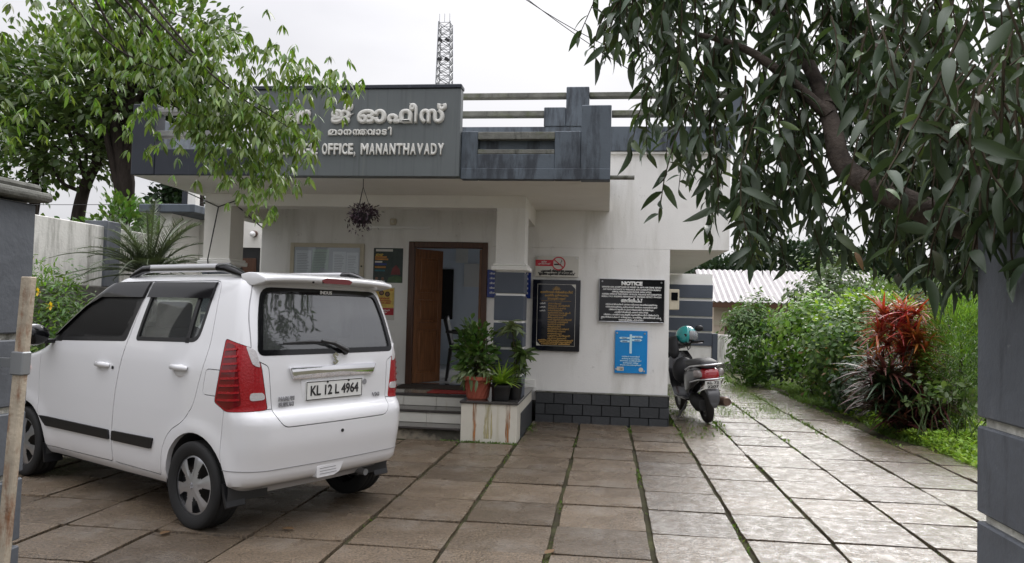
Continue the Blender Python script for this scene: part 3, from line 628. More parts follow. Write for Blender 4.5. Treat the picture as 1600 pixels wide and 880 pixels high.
lines(pq, [('സാന്നിദ്ധ്യം റവന്യൂ വകുപ്പ് മാനന്തവാടി താലൂക്ക്', .98), ('ഗ്രാമപഞ്ചായത്ത് അംഗങ്ങൾ', .9), ('വയനാട് ജില്ല', .8)], -.65, 1.065, .024, .022, GI, .46, .0012)
# no-smoking sign
YB = W-.0345
nsn = board('no_smoking_sign', 'pale no smoking sign with red circle above the black plaque', 'sign', -.935, -.375, 1.885, 2.15, MAT['acrylic_white'])
box('red_band', MAT['red_ink'], nsn, -.93, -.70, YB-.001, YB+.003, 2.02, 2.10)
wall_text('lettering', 'ഇവിടെ\nപുകവലിക്കരുത്', WI, nsn, -.82, YB-.002, 2.068, .026, .0006, .0005, fit=.16)
MB().lathe([(.074,-.0015),(.088,-.0015),(.088,.002),(.074,.002),(.074,-.0015)], (-.632, YB-.002, 2.055), 32, 'y', cap=False).build('ring', MAT['red_ink'], nsn)
MB().rbox((-.632, YB-.0025, 2.055), (.15, .002, .014), Matrix.Rotation(R(40), 3, 'Y')).build('slash', MAT['red_ink'], nsn)
MB().box(-.69, -.60, YB-.0015, YB+.001, 2.035, 2.052).build('cigarette', MAT['black_ink'], nsn)
MB().tube([(-.60, YB, 2.06), (-.605, YB, 2.075), (-.59, YB, 2.085), (-.60, YB, 2.10)], .004, 6).build('smoke_mark', MAT['black_ink'], nsn)
lines(nsn, [('പുകവലി നിരോധിത മേഖല', .82), ('"ഇവിടെ പുകവലി ശിക്ഷാർഹം"', .95)], -.655, 1.945, .036, .042, MAT['black_ink'], .5, .0025)
for x, z in ((-.905, 2.125), (-.405, 2.125)): screw(nsn, x, z)
# blue panel with the finger-post drawing
bl = board('blue_sign', 'bright blue panel with white signpost drawing below the NOTICE board', 'sign', .105, .51, .685, 1.222, MAT['panel_blue'])
box('post_drawing', MAT['pale_blue'], bl, .288, .316, YB-.001, YB+.003, .935, 1.175)
for x0, x1, z, s_ in ((.155, .286, 1.128, -1), (.165, .286, 1.087, -1), (.318, .455, 1.145, 1), (.318, .445, 1.105, 1)):
    MB().prism([(x0, z-.013), (x1, z-.013), (x1, z+.013), (x0, z+.013)] if 0 else ([(x0, z), (x0+.02, z-.013), (x1, z-.012), (x1, z+.012), (x0+.02, z+.013)] if s_ < 0 else [(x0, z-.012), (x1-.02, z-.013), (x1, z), (x1-.02, z+.013), (x0, z+.012)]), YB-.001, YB+.003).build('finger_drawing', MAT['pale_blue'], bl)
    wall_text('lettering', 'വില്ലേജ്' if s_ < 0 else 'ഓഫീസ്', MAT['navy_enamel'], bl, (x0+x1)/2, YB-.0015, z-.006, .016, .0006, .0005, fit=.07)
lines(bl, [('സർക്കാർ സേവനങ്ങൾ', .72), ('അറിയാനും അപേക്ഷിക്കാനും', .72), ('ജനസേവന കേന്ദ്രങ്ങളിൽ', .86), ('ഓൺലൈൻ വഴിയും', .62), ('അപേക്ഷ സമർപ്പിക്കാവുന്നതാണ്', .85)], .305, .888, .0265, .022, MAT['pale_blue'], .31, .001)
box('print_block', MAT['acrylic_white'], bl, .135, .22, YB-.001, YB+.003, .715, .765); wall_text('lettering', 'സേവനം\nകേരളം', MAT['black_ink'], bl, .19, YB-.0015, .742, .015, .0004, .0005, fit=.045)
MB().lathe([(0,-.001),(.028,-.001),(.028,.003)], (.435, YB, .735), 24, 'y', cap=False).build('round_mark', MAT['acrylic_white'], bl)
for x, z in ((.13, 1.19), (.475, 1.19), (.125, .735), (.475, .715)): screw(bl, x, z)
# blue enamel board half hidden behind the column
be = board('blue_enamel_board', 'navy blue enamel board half hidden behind the porch column', 'sign', -1.553, -.985, 1.60, 1.96, MAT['navy_enamel'])
for i in range(5): wall_text('lettering', 'വിവരാവകാശ നിയമം പൊതു അധികാരി', WI, be, -1.27, YB, 1.90-.062*i, .03, .001, .0005, fit=.50)
# glazed pin board
pbd = board('pin_board', 'glazed notice case with pinned papers on the porch wall', 'notice case', -4.18, -3.27, 1.35, 2.215, MAT['paper_grey'], MAT['cream_frame'], .055, th=.015)
YP = W-.029
pap = [(-4.16, -3.94, 1.75, 2.17, 'paper_white', 0), (-3.93, -3.70, 1.80, 2.19, 'paper_green', .03), (-3.84, -3.66, 1.78, 1.92, 'paper_grey', .5), (-3.64, -3.46, 1.72, 2.16, 'paper_white', 0), (-3.45, -3.285, 1.74, 2.15, 'paper_white', -.01), (-4.15, -3.95, 1.4, 1.72, 'paper_white', .02), (-3.9, -3.68, 1.42, 1.75, 'paper_white', .0), (-3.6, -3.34, 1.4, 1.70, 'paper_green', 0)]
for k, (x0, x1, z0, z1, m_, r_) in enumerate(pap):
    p_ = MB().rbox(((x0+x1)/2, YP-.0012*k, (z0+z1)/2), (x1-x0, .001, z1-z0), Matrix.Rotation(r_, 3, 'Y')).build('paper_sheet', MAT[m_], pbd)
    lb = MB(); zz = z1-.05
    while zz > z0+.03: lb.box(x0+.02, x1-.02-.05*random.random(), YP-.0012*k-.0012, YP-.0012*k-.0007, zz, zz+.006); zz -= .022
    lb.build('print_lines', MAT['ink_grey'], p_)['kind'] = 'stuff'
box('glass_pane', glass('pane_glass', (.95,.97,.98), .02, .03), pbd, -4.178, -3.272, W-.048, W-.044, 1.352, 2.213)
MB().lathe([(.010,-.012),(.012,0)], (-3.243, W-.036, 1.97), 10, 'y').build('lock', MAT['black_ink'], pbd)
# posters
def poster(name, label, x0, x1, z0, z1, m):
    t = thing(name, label, 'poster', ((x0+x1)/2, W-.004, z0)); box('sheet', m, t, x0, x1, W-.004, W-.001, z0, z1); return t
pal = {'p_dark': (.035,.05,.045), 'p_green': (.06,.11,.05), 'p_teal': (.03,.14,.17), 'p_orange': (.45,.20,.04), 'p_yellow': (.62,.44,.10), 'p_red': (.42,.02,.03), 'p_maroon': (.16,.03,.03), 'p_skin': (.22,.11,.07), 'p_blue': (.03,.05,.22)}
for k_, v_ in pal.items(): mat(k_, v_, .5, var=.3, vscale=14)
p1 = poster('poster', 'dark green and teal tourism style poster left of the door', -3.09, -2.69, 1.762, 2.22, MAT['p_dark'])
def flat(t, nm, m, x0, x1, z0, z1, y=W-.0055): return box(nm, MAT[m], t, x0, x1, y, W-.0035, z0, z1)
flat(p1, 'title_strip', 'acrylic_white', -3.06, -2.83, 2.175, 2.205)
for z, m_, w_ in ((2.09, 'p_orange', .16), (2.06, 'p_orange', .18), (2.025, 'acrylic_white', .10), (1.995, 'p_blue', .16), (1.955, 'p_orange', .15), (1.91, 'p_teal', .14)): flat(p1, 'print_strip', m_, -3.07, -3.07+w_, z, z+.022)
wall_text('lettering', 'മഴ', MAT['p_yellow'], p1, -3.01, W-.006, 2.115, .05, .002, .0005, fit=.10)
MB().prism([(-2.90, 1.765), (-2.70, 1.765), (-2.695, 1.84), (-2.78, 1.86), (-2.88, 1.83)], W-.0055, W-.0035).build('printed_field', MAT['p_green'], p1)
MB().prism([(-2.85, 1.87), (-2.72, 1.87), (-2.73, 1.94), (-2.78, 2.0), (-2.83, 1.95)], W-.0055, W-.0035).build('printed_hut', MAT['p_maroon'], p1)
for x in (-3.04, -2.96): MB().lathe([(0,-.001),(.02,-.001),(.02,.002)], (x, W-.005, 1.815), 14, 'y', cap=False).build('printed_face', MAT['p_skin'], p1); flat(p1, 'printed_shirt', 'acrylic_white', x-.03, x+.03, 1.764, 1.79)
p2 = poster('poster', 'yellow and red poster with two printed faces left of the door', -3.07, -2.785, 1.27, 1.70, MAT['acrylic_white'])
flat(p2, 'yellow_field', 'p_yellow', -3.06, -2.795, 1.43, 1.69); flat(p2, 'red_field', 'p_red', -3.06, -2.795, 1.335, 1.428)
for x, z in ((-2.965, 1.62), (-2.885, 1.605)):
    MB().lathe([(0,-.001),(.028,-.001),(.028,.001)], (x, W-.0062, z), 16, 'y', cap=False).build('printed_face', MAT['p_skin'], p2); MB().lathe([(.022,-.0012),(.034,-.0012)], (x, W-.0063, z+.006), 16, 'y', cap=False).build('printed_hair', MAT['black_ink'], p2)
flat(p2, 'printed_mark', 'p_orange', -2.85, -2.81, 1.655, 1.675, W-.0062)
lines_p = [('സർക്കാർ', 1.545, .15), ('ജനങ്ങൾക്കൊപ്പം', 1.515, .20), ('വികസന പദ്ധതി', 1.485, .18)]
for b_, z, w_ in lines_p: wall_text('lettering', b_, MAT['p_red'], p2, -2.93, W-.0064, z, .028, .0012, .0004, fit=w_)
wall_text('lettering', 'ഭാഗ്യക്കുറി\nകേരളം', MAT['white_ink'], p2, -2.93, W-.0064, 1.39, .024, .0008, .0004, fit=.16)
# tube light and fan hook plate
tl = thing('tube_light', 'slim white tube light fixed above the porch notice case', 'light', (-2.75, W, 2.49))
box('batten', MAT['white_paint'], tl, -3.18, -2.31, W-.035, W-.001, 2.497, 2.512); MB().tube([(-3.16, W-.04, 2.487), (-2.33, W-.04, 2.487)], .010, 10).build('tube', MAT['pure_white'], tl, smooth=60)
ml_ = thing('wall_plate', 'small beige switch plate above the tube light', 'switch plate', (-2.83, W, 2.56)); box('plate', MAT['cream_frame'], ml_, -2.875, -2.795, W-.03, W-.001, 2.53, 2.61, bevel=.006); MB().lathe([(.02,-.02),(.024,0)], (-2.835, W-.03, 2.57), 12, 'y').build('knob', MAT['acrylic_white'], ml_)
bb = thing('wall_lamp', 'small round lamp on the recessed wall behind left column', 'lamp', (-5.5, 11.4, 2.53)); MB().lathe([(.05,0),(.05,-.03),(.03,-.05),(.0,-.05)], (0,0,0), 16, 'y', cap=False).build('holder', MAT['dark_teak'], bb, local=True); MB().sphere((0, -.08, -.01), .045, 12, 8).build('bulb', MAT['pure_white'], bb, local=True, smooth=60)
mb_ = thing('meter_box', 'small cream meter box on the wall corner beside NOTICE board', 'box', (.80, 9.95, 1.55)); box('case', MAT['cream_frame'], mb_, .774, .90, 9.90, 10.05, 1.50, 1.76, bevel=.008); box('window', MAT['black_gloss'], mb_, .80, .88, 9.893, 9.899, 1.62, 1.72)
# ================================================================ parked hatchback
def car_paint():
    m = mat('white_car_paint', (.70,.70,.71), .3, .5, coat=1.0)
    return m
car_paint()
glass('tinted_glass', (.90,.93,.91), .02, .06, fog=.03); glass('rear_glass', (.30,.33,.33), .03, .20, fog=.07); pass
mat('lamp_red', (.30,.004,.008), .15, .5, coat=.25, bump=.25, bscale=70); mat('lamp_dark_red', (.13,.003,.005), .15, .5, coat=.25)
mat('lamp_clear', (.50,.48,.48), .12, .6, coat=1, bump=.35, bscale=90); mat('amber', (.7,.16,.02), .2, coat=1)
mat('hubcap_silver', (.50,.51,.53), .28, .5, metal=.85); mat('seat_cloth', (.13,.125,.12), .9, .2); mat('car_inside', (.045,.045,.045), .8, .2)
mat('plate_white', (.72,.72,.69), .4, .5, dirt=[((.35,.33,.28), 9, .6, .75, None, .4)]); mat('plate_black', (.015,.015,.015), .5)
mat('badge_and_shade_grey', (.25,.25,.26), .4)  # badge and sticker grey, also painted on as shade of slots and crease
def pchip(xs, ys, q):
    xs, ys, q = np.array(xs, float), np.array(ys, float), np.array(q, float)
    h = np.diff(xs); d = np.diff(ys)/h; m = np.zeros_like(ys)
    for i in range(1, len(xs)-1):
        if d[i-1]*d[i] > 0: w1, w2 = 2*h[i]+h[i-1], h[i]+2*h[i-1]; m[i] = (w1+w2)/(w1/d[i-1]+w2/d[i])
    m[0], m[-1] = d[0], d[-1]
    k = np.clip(np.searchsorted(xs, q)-1, 0, len(xs)-2); t = (q-xs[k])/h[k]
    return (1+2*t)*(1-t)**2*ys[k] + t*(1-t)**2*h[k]*m[k] + t*t*(3-2*t)*ys[k+1] + t*t*(t-1)*h[k]*m[k+1]
LV  = [.23,  .27,  .34,  .46,  .60,  .70,  .745, .80,  .92,  1.04, 1.10, 1.18, 1.35, 1.50, 1.57, 1.61]
XR  = [-.28, -.32, -.495,-.520,-.535,-.532,-.515, -.468,-.462,-.455,-.45, -.438,-.395,-.35, -.33, -.315]
XF  = [2.95, 3.00, 3.04, 3.06, 3.06, 3.05, 3.04, 3.02, 2.93, 2.48, 2.30, 2.15, 1.84, 1.57, 1.44, 1.34]
HW  = [.655, .690, .712, .726, .734, .737, .738, .738, .736, .730, .722, .706, .672, .634, .610, .590]
RRr = [.10,  .14,  .17,  .19,  .19,  .18,  .17,  .15,  .14,  .13,  .125, .12,  .115, .11,  .11,  .11]
RFr = [.25,  .28,  .30,  .32,  .34,  .34,  .34,  .34,  .36,  .40,  .34,  .26,  .20,  .17,  .16,  .15]
def car_ring(xr, xf, w, rr, rf, z, d, bow):
    """closed plan outline, d = offset outwards"""
    xr, xf, w = xr-d, xf+d, w+d; P = []
    rr, rf = max(.02, rr+d), max(.02, rf+d)
    def crown(x): return 1 - .035*((x-1.1)/2.1)**2        # body sides bow in plan
    for t in np.linspace(0, 1, 46): x = (xr+rr) + (xf-rf-xr-rr)*t; P.append((x, w))
    for a in np.linspace(90, 0, 9)[1:]: P.append((xf-rf+rf*math.cos(R(a)), w-rf+rf*math.sin(R(a))))
    for t in np.linspace(0, 1, 15)[1:]: P.append((xf, (w-rf)*(1-2*t)))
    for a in np.linspace(0, -90, 9)[1:]: P.append((xf-rf+rf*math.cos(R(a)), -w+rf+rf*math.sin(R(a))))
    for t in np.linspace(0, 1, 46)[1:]: x = (xf-rf) + (xr+rr-xf+rf)*t; P.append((x, -w))
    for a in np.linspace(-90, -180, 11)[1:]: P.append((xr+rr+rr*math.cos(R(a)), -w+rr+rr*math.sin(R(a))))
    for t in np.linspace(0, 1, 21)[1:]: P.append((xr, (-w+rr)*(1-2*t)))
    for a in np.linspace(180, 90, 11)[1:-1]: P.append((xr+rr+rr*math.cos(R(a)), w-rr+rr*math.sin(R(a))))
    out = []
    for x, y in P:
        bx = 0
        if x < .2: bx = -bow*(1-(y/w)**2)*max(0, min(1, (.2-x)/.4)); 
        if x > 2.0: bx = .10*(1-(y/w)**2)*max(0, min(1, (x-1.0)/1.2)) if z > .9 else .06*(1-(y/w)**2)
        out.append((x+bx, y*crown(x), z))
    return out
def car_body(d=0, zlo=.23, flare=True):
    zs = np.concatenate([np.linspace(zlo, .70, 16), np.linspace(.715, .82, 8), np.linspace(.85, 1.04, 7), np.linspace(1.06, 1.61, 20)])
    rings = []
    for z in zs:
        g_ = lambda A: float(pchip(LV, A, [z])[0])
        ring = car_ring(g_(XR), g_(XF), g_(HW), g_(RRr), g_(RFr), z, d, .035)
        if flare:   # bumper stands a little proud of the quarters, arches swell
            o_ = []
            for x, y, zz in ring:
                k = 0
                for cx in (0., 2.4):
                    r_ = math.hypot(x-cx, zz-.28); k = max(k, math.exp(-((r_-.36)/.055)**2)*(1 if zz > .2 else 0))
                if abs(y) > .5: y += math.copysign(.012*k, y)
                o_.append((x, y, zz))
            ring = o_
        rings.append(ring)
    base = rings[-1]; xr, xf, w, rr, rf = XR[-1], XF[-1], HW[-1], RRr[-1], RFr[-1]
    for k, (ins, dz) in enumerate(((.012, .012), (.03, .024), (.06, .036), (.10, .045), (.16, .053), (.24, .060), (.33, .065), (.43, .068))):
        rings.append(car_ring(xr+ins*.9, xf-ins*1.1, w-ins, max(.03, rr-ins*.3), max(.03, rf-ins*.3), 1.61+dz+(d if d < 0 else d), d, .035*(1-ins)))
    V = [p for r_ in rings for p in r_]; n = len(rings[0]); m = len(rings)
    F = [(i*n+k, i*n+(k+1) % n, (i+1)*n+(k+1) % n, (i+1)*n+k) for i in range(m-1) for k in range(n)]
    F += [tuple(range(n-1, -1, -1)), tuple((m-1)*n+k for k in range(n))]
    mb = MB(); mb.add(V, F); return mb
SCR = []
def tmp_obj(mb):
    o = link_mesh('scratch', mb.mesh('scratch'), None); SCR.append(o); return o
def boolean(a, b, op):
    """returns a new mesh: a op b"""
    md = a.modifiers.new('b', 'BOOLEAN'); md.operation = op; md.object = b; md.solver = 'MANIFOLD'
    bpy.context.view_layer.update()
    me = bpy.data.meshes.new_from_object(a.evaluated_get(bpy.context.evaluated_depsgraph_get()))
    a.modifiers.clear()
    return me
def bobj(a, b, op):
    o = bpy.data.objects.new('scratch', boolean(a, b, op)); COL.objects.link(o); SCR.append(o); return o
def split_side(me, sign, axis=1):
    bm = bmesh.new(); bm.from_mesh(me)
    kill = [v for v in bm.verts if v.co[axis]*sign < 0]
    bmesh.ops.delete(bm, geom=kill, context='VERTS'); m2 = bpy.data.meshes.new('half'); bm.to_mesh(m2); bm.free(); return m2
def finish(name, me, m, parent, ang=32):
    me.materials.clear(); me.shade_smooth(); me.set_sharp_from_angle(angle=R(ang)); return link_mesh(name, me, m, parent)
def rnd(poly, r, n=4):
    """round polygon corners; r one radius or one for each corner"""
    out = []; k = len(poly)
    for i in range(k):
        p0, p1, p2 = Vector(poly[i-1]), Vector(poly[i]), Vector(poly[(i+1) % k]); rr = r[i] if isinstance(r, (list, tuple)) else r
        a, b = (p0-p1), (p2-p1); q = min(rr, a.length*.45, b.length*.45); a.normalize(); b.normalize()
        if q < 1e-4: out.append(tuple(p1)); continue
        s_, e_ = p1+a*q, p1+b*q
        for j in range(n+1):
            t = j/n; out.append(tuple(s_*(1-t)**2 + p1*2*t*(1-t) + e_*t*t))
    return out
def offs(poly, d):
    """grow (d>0) or shrink polygon, any winding"""
    k = len(poly); A = sum(poly[i][0]*poly[(i+1) % k][1]-poly[(i+1) % k][0]*poly[i][1] for i in range(k)); s_ = 1 if A > 0 else -1
    out = []
    for i in range(k):
        p0, p1, p2 = Vector(poly[i-1]), Vector(poly[i]), Vector(poly[(i+1) % k])
        e1, e2 = (p1-p0), (p2-p1)
        if e1.length < 1e-7 or e2.length < 1e-7: out.append(tuple(p1)); continue
        n1, n2 = Vector((e1.y, -e1.x)).normalized()*s_, Vector((e2.y, -e2.x)).normalized()*s_
        b = (n1+n2); b = b/max(.3, b.length_squared)*2; out.append(tuple(p1+b*d))
    return out
CAR_A = R(152)
car = thing('parked_car', 'white hatchback with roof rails parked in front of the porch', 'car', (-2.2, 5.14, .035), CAR_A)
car.scale = (.96, .96, .96)
def cpart(name, mb, m, parent=car, smooth=35, bevel=0, seg=1): return mb.build(name, m, parent, True, smooth, bevel, seg)
# --- outlines in side view (x, z) and rear view (y, z)
WIN_F = rnd([(2.06,1.135), (.925,1.175), (.80,1.565), (1.42,1.548), (1.62,1.44)], [.03,.03,.04,.12,.2])
WIN_R = rnd([(.79,1.185), (.05,1.205), (.02,1.36), (.00,1.572), (.72,1.572)], [.03,.09,.1,.05,.03])
DOOR_F = rnd([(2.16,.46), (2.17,.98), (2.15,1.09), (2.04,1.17), (1.70,1.425), (1.47,1.575), (1.34,1.592), (.79,1.602), (.905,1.15), (.99,.80), (1.03,.46), (1.03,.30), (2.10,.29)], [.03,.02,.02,.02,.1,.08,.03,.01,.03,.2,.1,.03,.06])
DOOR_R = rnd([(1.02,.46), (.98,.80), (.895,1.15), (.78,1.602), (-.04,1.607), (-.075,1.40), (-.09,1.17), (.02,.80), (.13,.68), (.28,.605), (.36,.50), (.40,.29), (1.02,.30)], [.1,.2,.03,.01,.07,.1,.1,.06,.05,.06,.05,.03,.03])
outer = tmp_obj(car_body(0)); inner = tmp_obj(car_body(-.035, zlo=.30))
shell = bobj(outer, inner, 'DIFFERENCE')
arch = MB()
for cx in (0., 2.4):
    for s_ in (-1, 1): arch.lathe([(.335, s_*.44), (.335, s_*1.2)] if s_ > 0 else [(.335, -1.2), (.335, -.44)], (cx, 0, .285), 40, 'y')
shell = bobj(shell, tmp_obj(arch), 'DIFFERENCE')
cut = MB().prism(WIN_F, -1, 1).prism(WIN_R, -1, 1)
RWIN = rnd([(-.60,1.14), (.60,1.14), (.56,1.40), (.51,1.568), (-.51,1.568), (-.56,1.40)], [.05,.05,.2,.07,.07,.2])
FWIN = rnd([(-.60,1.14), (.60,1.14), (.50,1.54), (-.50,1.54)], .06)
cut.prism(RWIN, -.8, -.1, 'x').prism(FWIN, 1.3, 2.6, 'x')
shell_w = bobj(shell, tmp_obj(cut), 'DIFFERENCE')
fl = [(-.19,.875), (-.33,.875), (-.34,1.0), (-.325,1.03), (-.205,1.03)]
doors = tmp_obj(MB().prism(offs(DOOR_F, .006), -1.2, 1.2).prism(offs(DOOR_R, .006), -1.2, 1.2))
GATE = rnd([(-.45,.685), (.45,.685), (.50,.75), (.525,1.07), (.635,1.12), (.612,1.40), (.545,1.60), (-.545,1.60), (-.612,1.40), (-.635,1.12), (-.525,1.07), (-.50,.75)], [.05,.05,.04,.03,.03,.2,.03,.03,.2,.03,.03,.04])
gate_c = tmp_obj(MB().prism(offs(GATE, .006), -.9, -.2, 'x'))
# corner lamps: prism swept along the diagonal
def diag_prism(pts, s_, grow=0., a=.25, b=1.1):
    dx, dy = -.76, .65*s_; tx, ty = .65, .76*s_
    uv = [(x*.65+y*.76, z) for x, y, z in pts]
    poly = rnd(offs(uv, grow), .02, 3); mb = MB(); n = len(poly)
    v = [(u*tx+dx*k, u*ty+dy*k, w) for k in (a, b) for u, w in poly]
    mb.add(v, [tuple(range(n)), tuple(range(2*n-1, n-1, -1))] + [(k, n+k, n+(k+1) % n, (k+1) % n) for k in range(n)]); return mb
LAMP = [(-.275,.715,1.235), (-.44,.60,1.175), (-.452,.565,1.05), (-.468,.525,.795), (-.33,.735,.785), (-.215,.738,.835)]
lampc = MB()
for s_ in (1, -1): d_ = diag_prism(LAMP, s_, .003); lampc.add(d_.v, d_.f)
lamp_c = tmp_obj(lampc)
b1 = bobj(shell_w, doors, 'DIFFERENCE'); b2 = bobj(b1, gate_c, 'DIFFERENCE'); b3 = bobj(b2, lamp_c, 'DIFFERENCE')
# bumper: everything behind the quarter seam and under the lamps
bz = rnd([(-.9,.15), (-.9,.795), (-.42,.795), (-.305,.795), (-.285,.60), (-.30,.15)], .01)
bump_c = tmp_obj(MB().prism(bz, -1.2, 1.2)); bump_g = tmp_obj(MB().prism(offs(bz, .005), -1.2, 1.2))
flap_p = rnd([(-.075,.875), (-.255,.875), (-.265,1.0), (-.255,1.035), (-.095,1.035)], .03)
b4 = bobj(b3, bump_g, 'DIFFERENCE')
flap_g = tmp_obj(MB().prism(offs(flap_p, .005), .3, 1.2)); flap_c = tmp_obj(MB().prism(flap_p, .3, 1.2))
finish('body', boolean(b4, flap_g, 'DIFFERENCE'), MAT['white_car_paint'], car)
finish('fuel_flap', boolean(b3, flap_c, 'INTERSECT'), MAT['white_car_paint'], car)
bumper = finish('bumper', boolean(b3, bump_c, 'INTERSECT'), MAT['white_car_paint'], car)
gate = finish('tailgate', boolean(b1, tmp_obj(MB().prism(GATE, -.9, -.2, 'x')), 'INTERSECT'), MAT['white_car_paint'], car)
DR = {}
for nm, pl_ in (('front_door', DOOR_F), ('rear_door', DOOR_R)):
    me = boolean(shell_w, tmp_obj(MB().prism(pl_, -1.2, 1.2)), 'INTERSECT')
    for s_ in (1, -1): DR[nm, s_] = finish(nm, split_side(me, s_), MAT['white_car_paint'], car)
for s_ in (1, -1):
    lm = finish('tail_lamp', boolean(b2, tmp_obj(diag_prism(LAMP, s_)), 'INTERSECT'), MAT['lamp_red'], car)
# lenses laid over the lamps
skin = bobj(tmp_obj(car_body(.004)), tmp_obj(car_body(-.006)), 'DIFFERENCE')
for s_ in (1, -1):
    lm = [o for o in car.children if o.name.startswith('tail_lamp')][0 if s_ > 0 else 1]
    for nm, pts, m in (('reverse_lens', [(-.395,.65,1.20), (-.438,.603,1.17), (-.45,.57,1.06), (-.428,.615,1.08)], 'lamp_clear'),
                       ('clear_lens', [(-.42,.62,.905), (-.456,.545,.905), (-.462,.535,.86), (-.42,.62,.855)], 'lamp_clear'),
                       ('side_lens', [(-.285,.715,1.215), (-.345,.69,1.20), (-.395,.665,.83), (-.33,.73,.80), (-.225,.738,.84)], 'lamp_dark_red')):
        finish(nm, boolean(skin, tmp_obj(diag_prism(pts, s_)), 'INTERSECT'), MAT[m], lm)
    rib = bobj(tmp_obj(car_body(.009)), tmp_obj(car_body(-.004)), 'DIFFERENCE') if s_ > 0 else rib
    for k in range(8):
        z0 = .845+.045*k; u_ = k/8; xo, xi = -.225-.05*u_, -.385+.03*u_
        pts = [(xo-.012, .737-.018*u_, z0), (xo-.012, .737-.018*u_, z0+.014), (xi, .668+.02*u_, z0+.026), (xi, .668+.02*u_, z0+.012)]
        uvp = diag_prism(pts, s_)
        me_ = boolean(rib, tmp_obj(uvp), 'INTERSECT')
        if len(me_.polygons): finish('lamp_rib', me_, MAT['lamp_red'], lm)
# glass
gl = bobj(tmp_obj(car_body(-.008)), tmp_obj(car_body(-.012)), 'DIFFERENCE')
gm = boolean(gl, tmp_obj(MB().prism(offs(WIN_F, .012), -1.2, 1.2)), 'INTERSECT'); gm2 = boolean(gl, tmp_obj(MB().prism(offs(WIN_R, .012), -1.2, 1.2)), 'INTERSECT')
seal = bobj(tmp_obj(car_body(.0015)), tmp_obj(car_body(-.014)), 'DIFFERENCE')
def frame_of(poly, wd_, ax='y'):
    a = tmp_obj(MB().prism(offs(poly, .006), -1.2 if ax == 'y' else (-.9 if poly is RWIN else 1.3), 1.2 if ax == 'y' else (-.1 if poly is RWIN else 2.6), ax))
    b = tmp_obj(MB().prism(offs(poly, -wd_), -1.3 if ax == 'y' else -1.0, 1.3 if ax == 'y' else 3., ax))
    return boolean(bobj(seal, a, 'INTERSECT'), b, 'DIFFERENCE')
sf, sr = frame_of(WIN_F, .022), frame_of(WIN_R, .022)
vis = bobj(tmp_obj(car_body(.022)), tmp_obj(car_body(.006)), 'DIFFERENCE')
VF = [(.815,1.49), (.785,1.60), (1.36,1.592), (1.62,1.475), (1.98,1.20), (1.955,1.17), (1.58,1.41), (1.38,1.485)]
VR = [(.755,1.49), (.735,1.60), (-.005,1.60), (.0,1.49)]
vf = boolean(vis, tmp_obj(MB().prism(VF, -1.2, 1.2)), 'INTERSECT'); vr = boolean(vis, tmp_obj(MB().prism(VR, -1.2, 1.2)), 'INTERSECT')
mould = bobj(tmp_obj(car_body(.014)), tmp_obj(car_body(.001)), 'DIFFERENCE')
mf = boolean(mould, tmp_obj(MB().prism(rnd([(2.12,.525), (1.055,.525), (1.045,.455), (2.02,.45)], .012), -1.2, 1.2)), 'INTERSECT')
mr_ = boolean(mould, tmp_obj(MB().prism(rnd([(1.00,.525), (.47,.53), (.50,.455), (1.01,.455)], .012), -1.2, 1.2)), 'INTERSECT')
div = boolean(seal, tmp_obj(MB().prism([(.19,1.19), (.15,1.19), (.12,1.60), (.155,1.60)], -1.2, 1.2)), 'INTERSECT')
tri = boolean(seal, tmp_obj(MB().prism([(2.075,1.125), (1.86,1.13), (1.80,1.32), (1.86,1.28)], -1.2, 1.2)), 'INTERSECT')
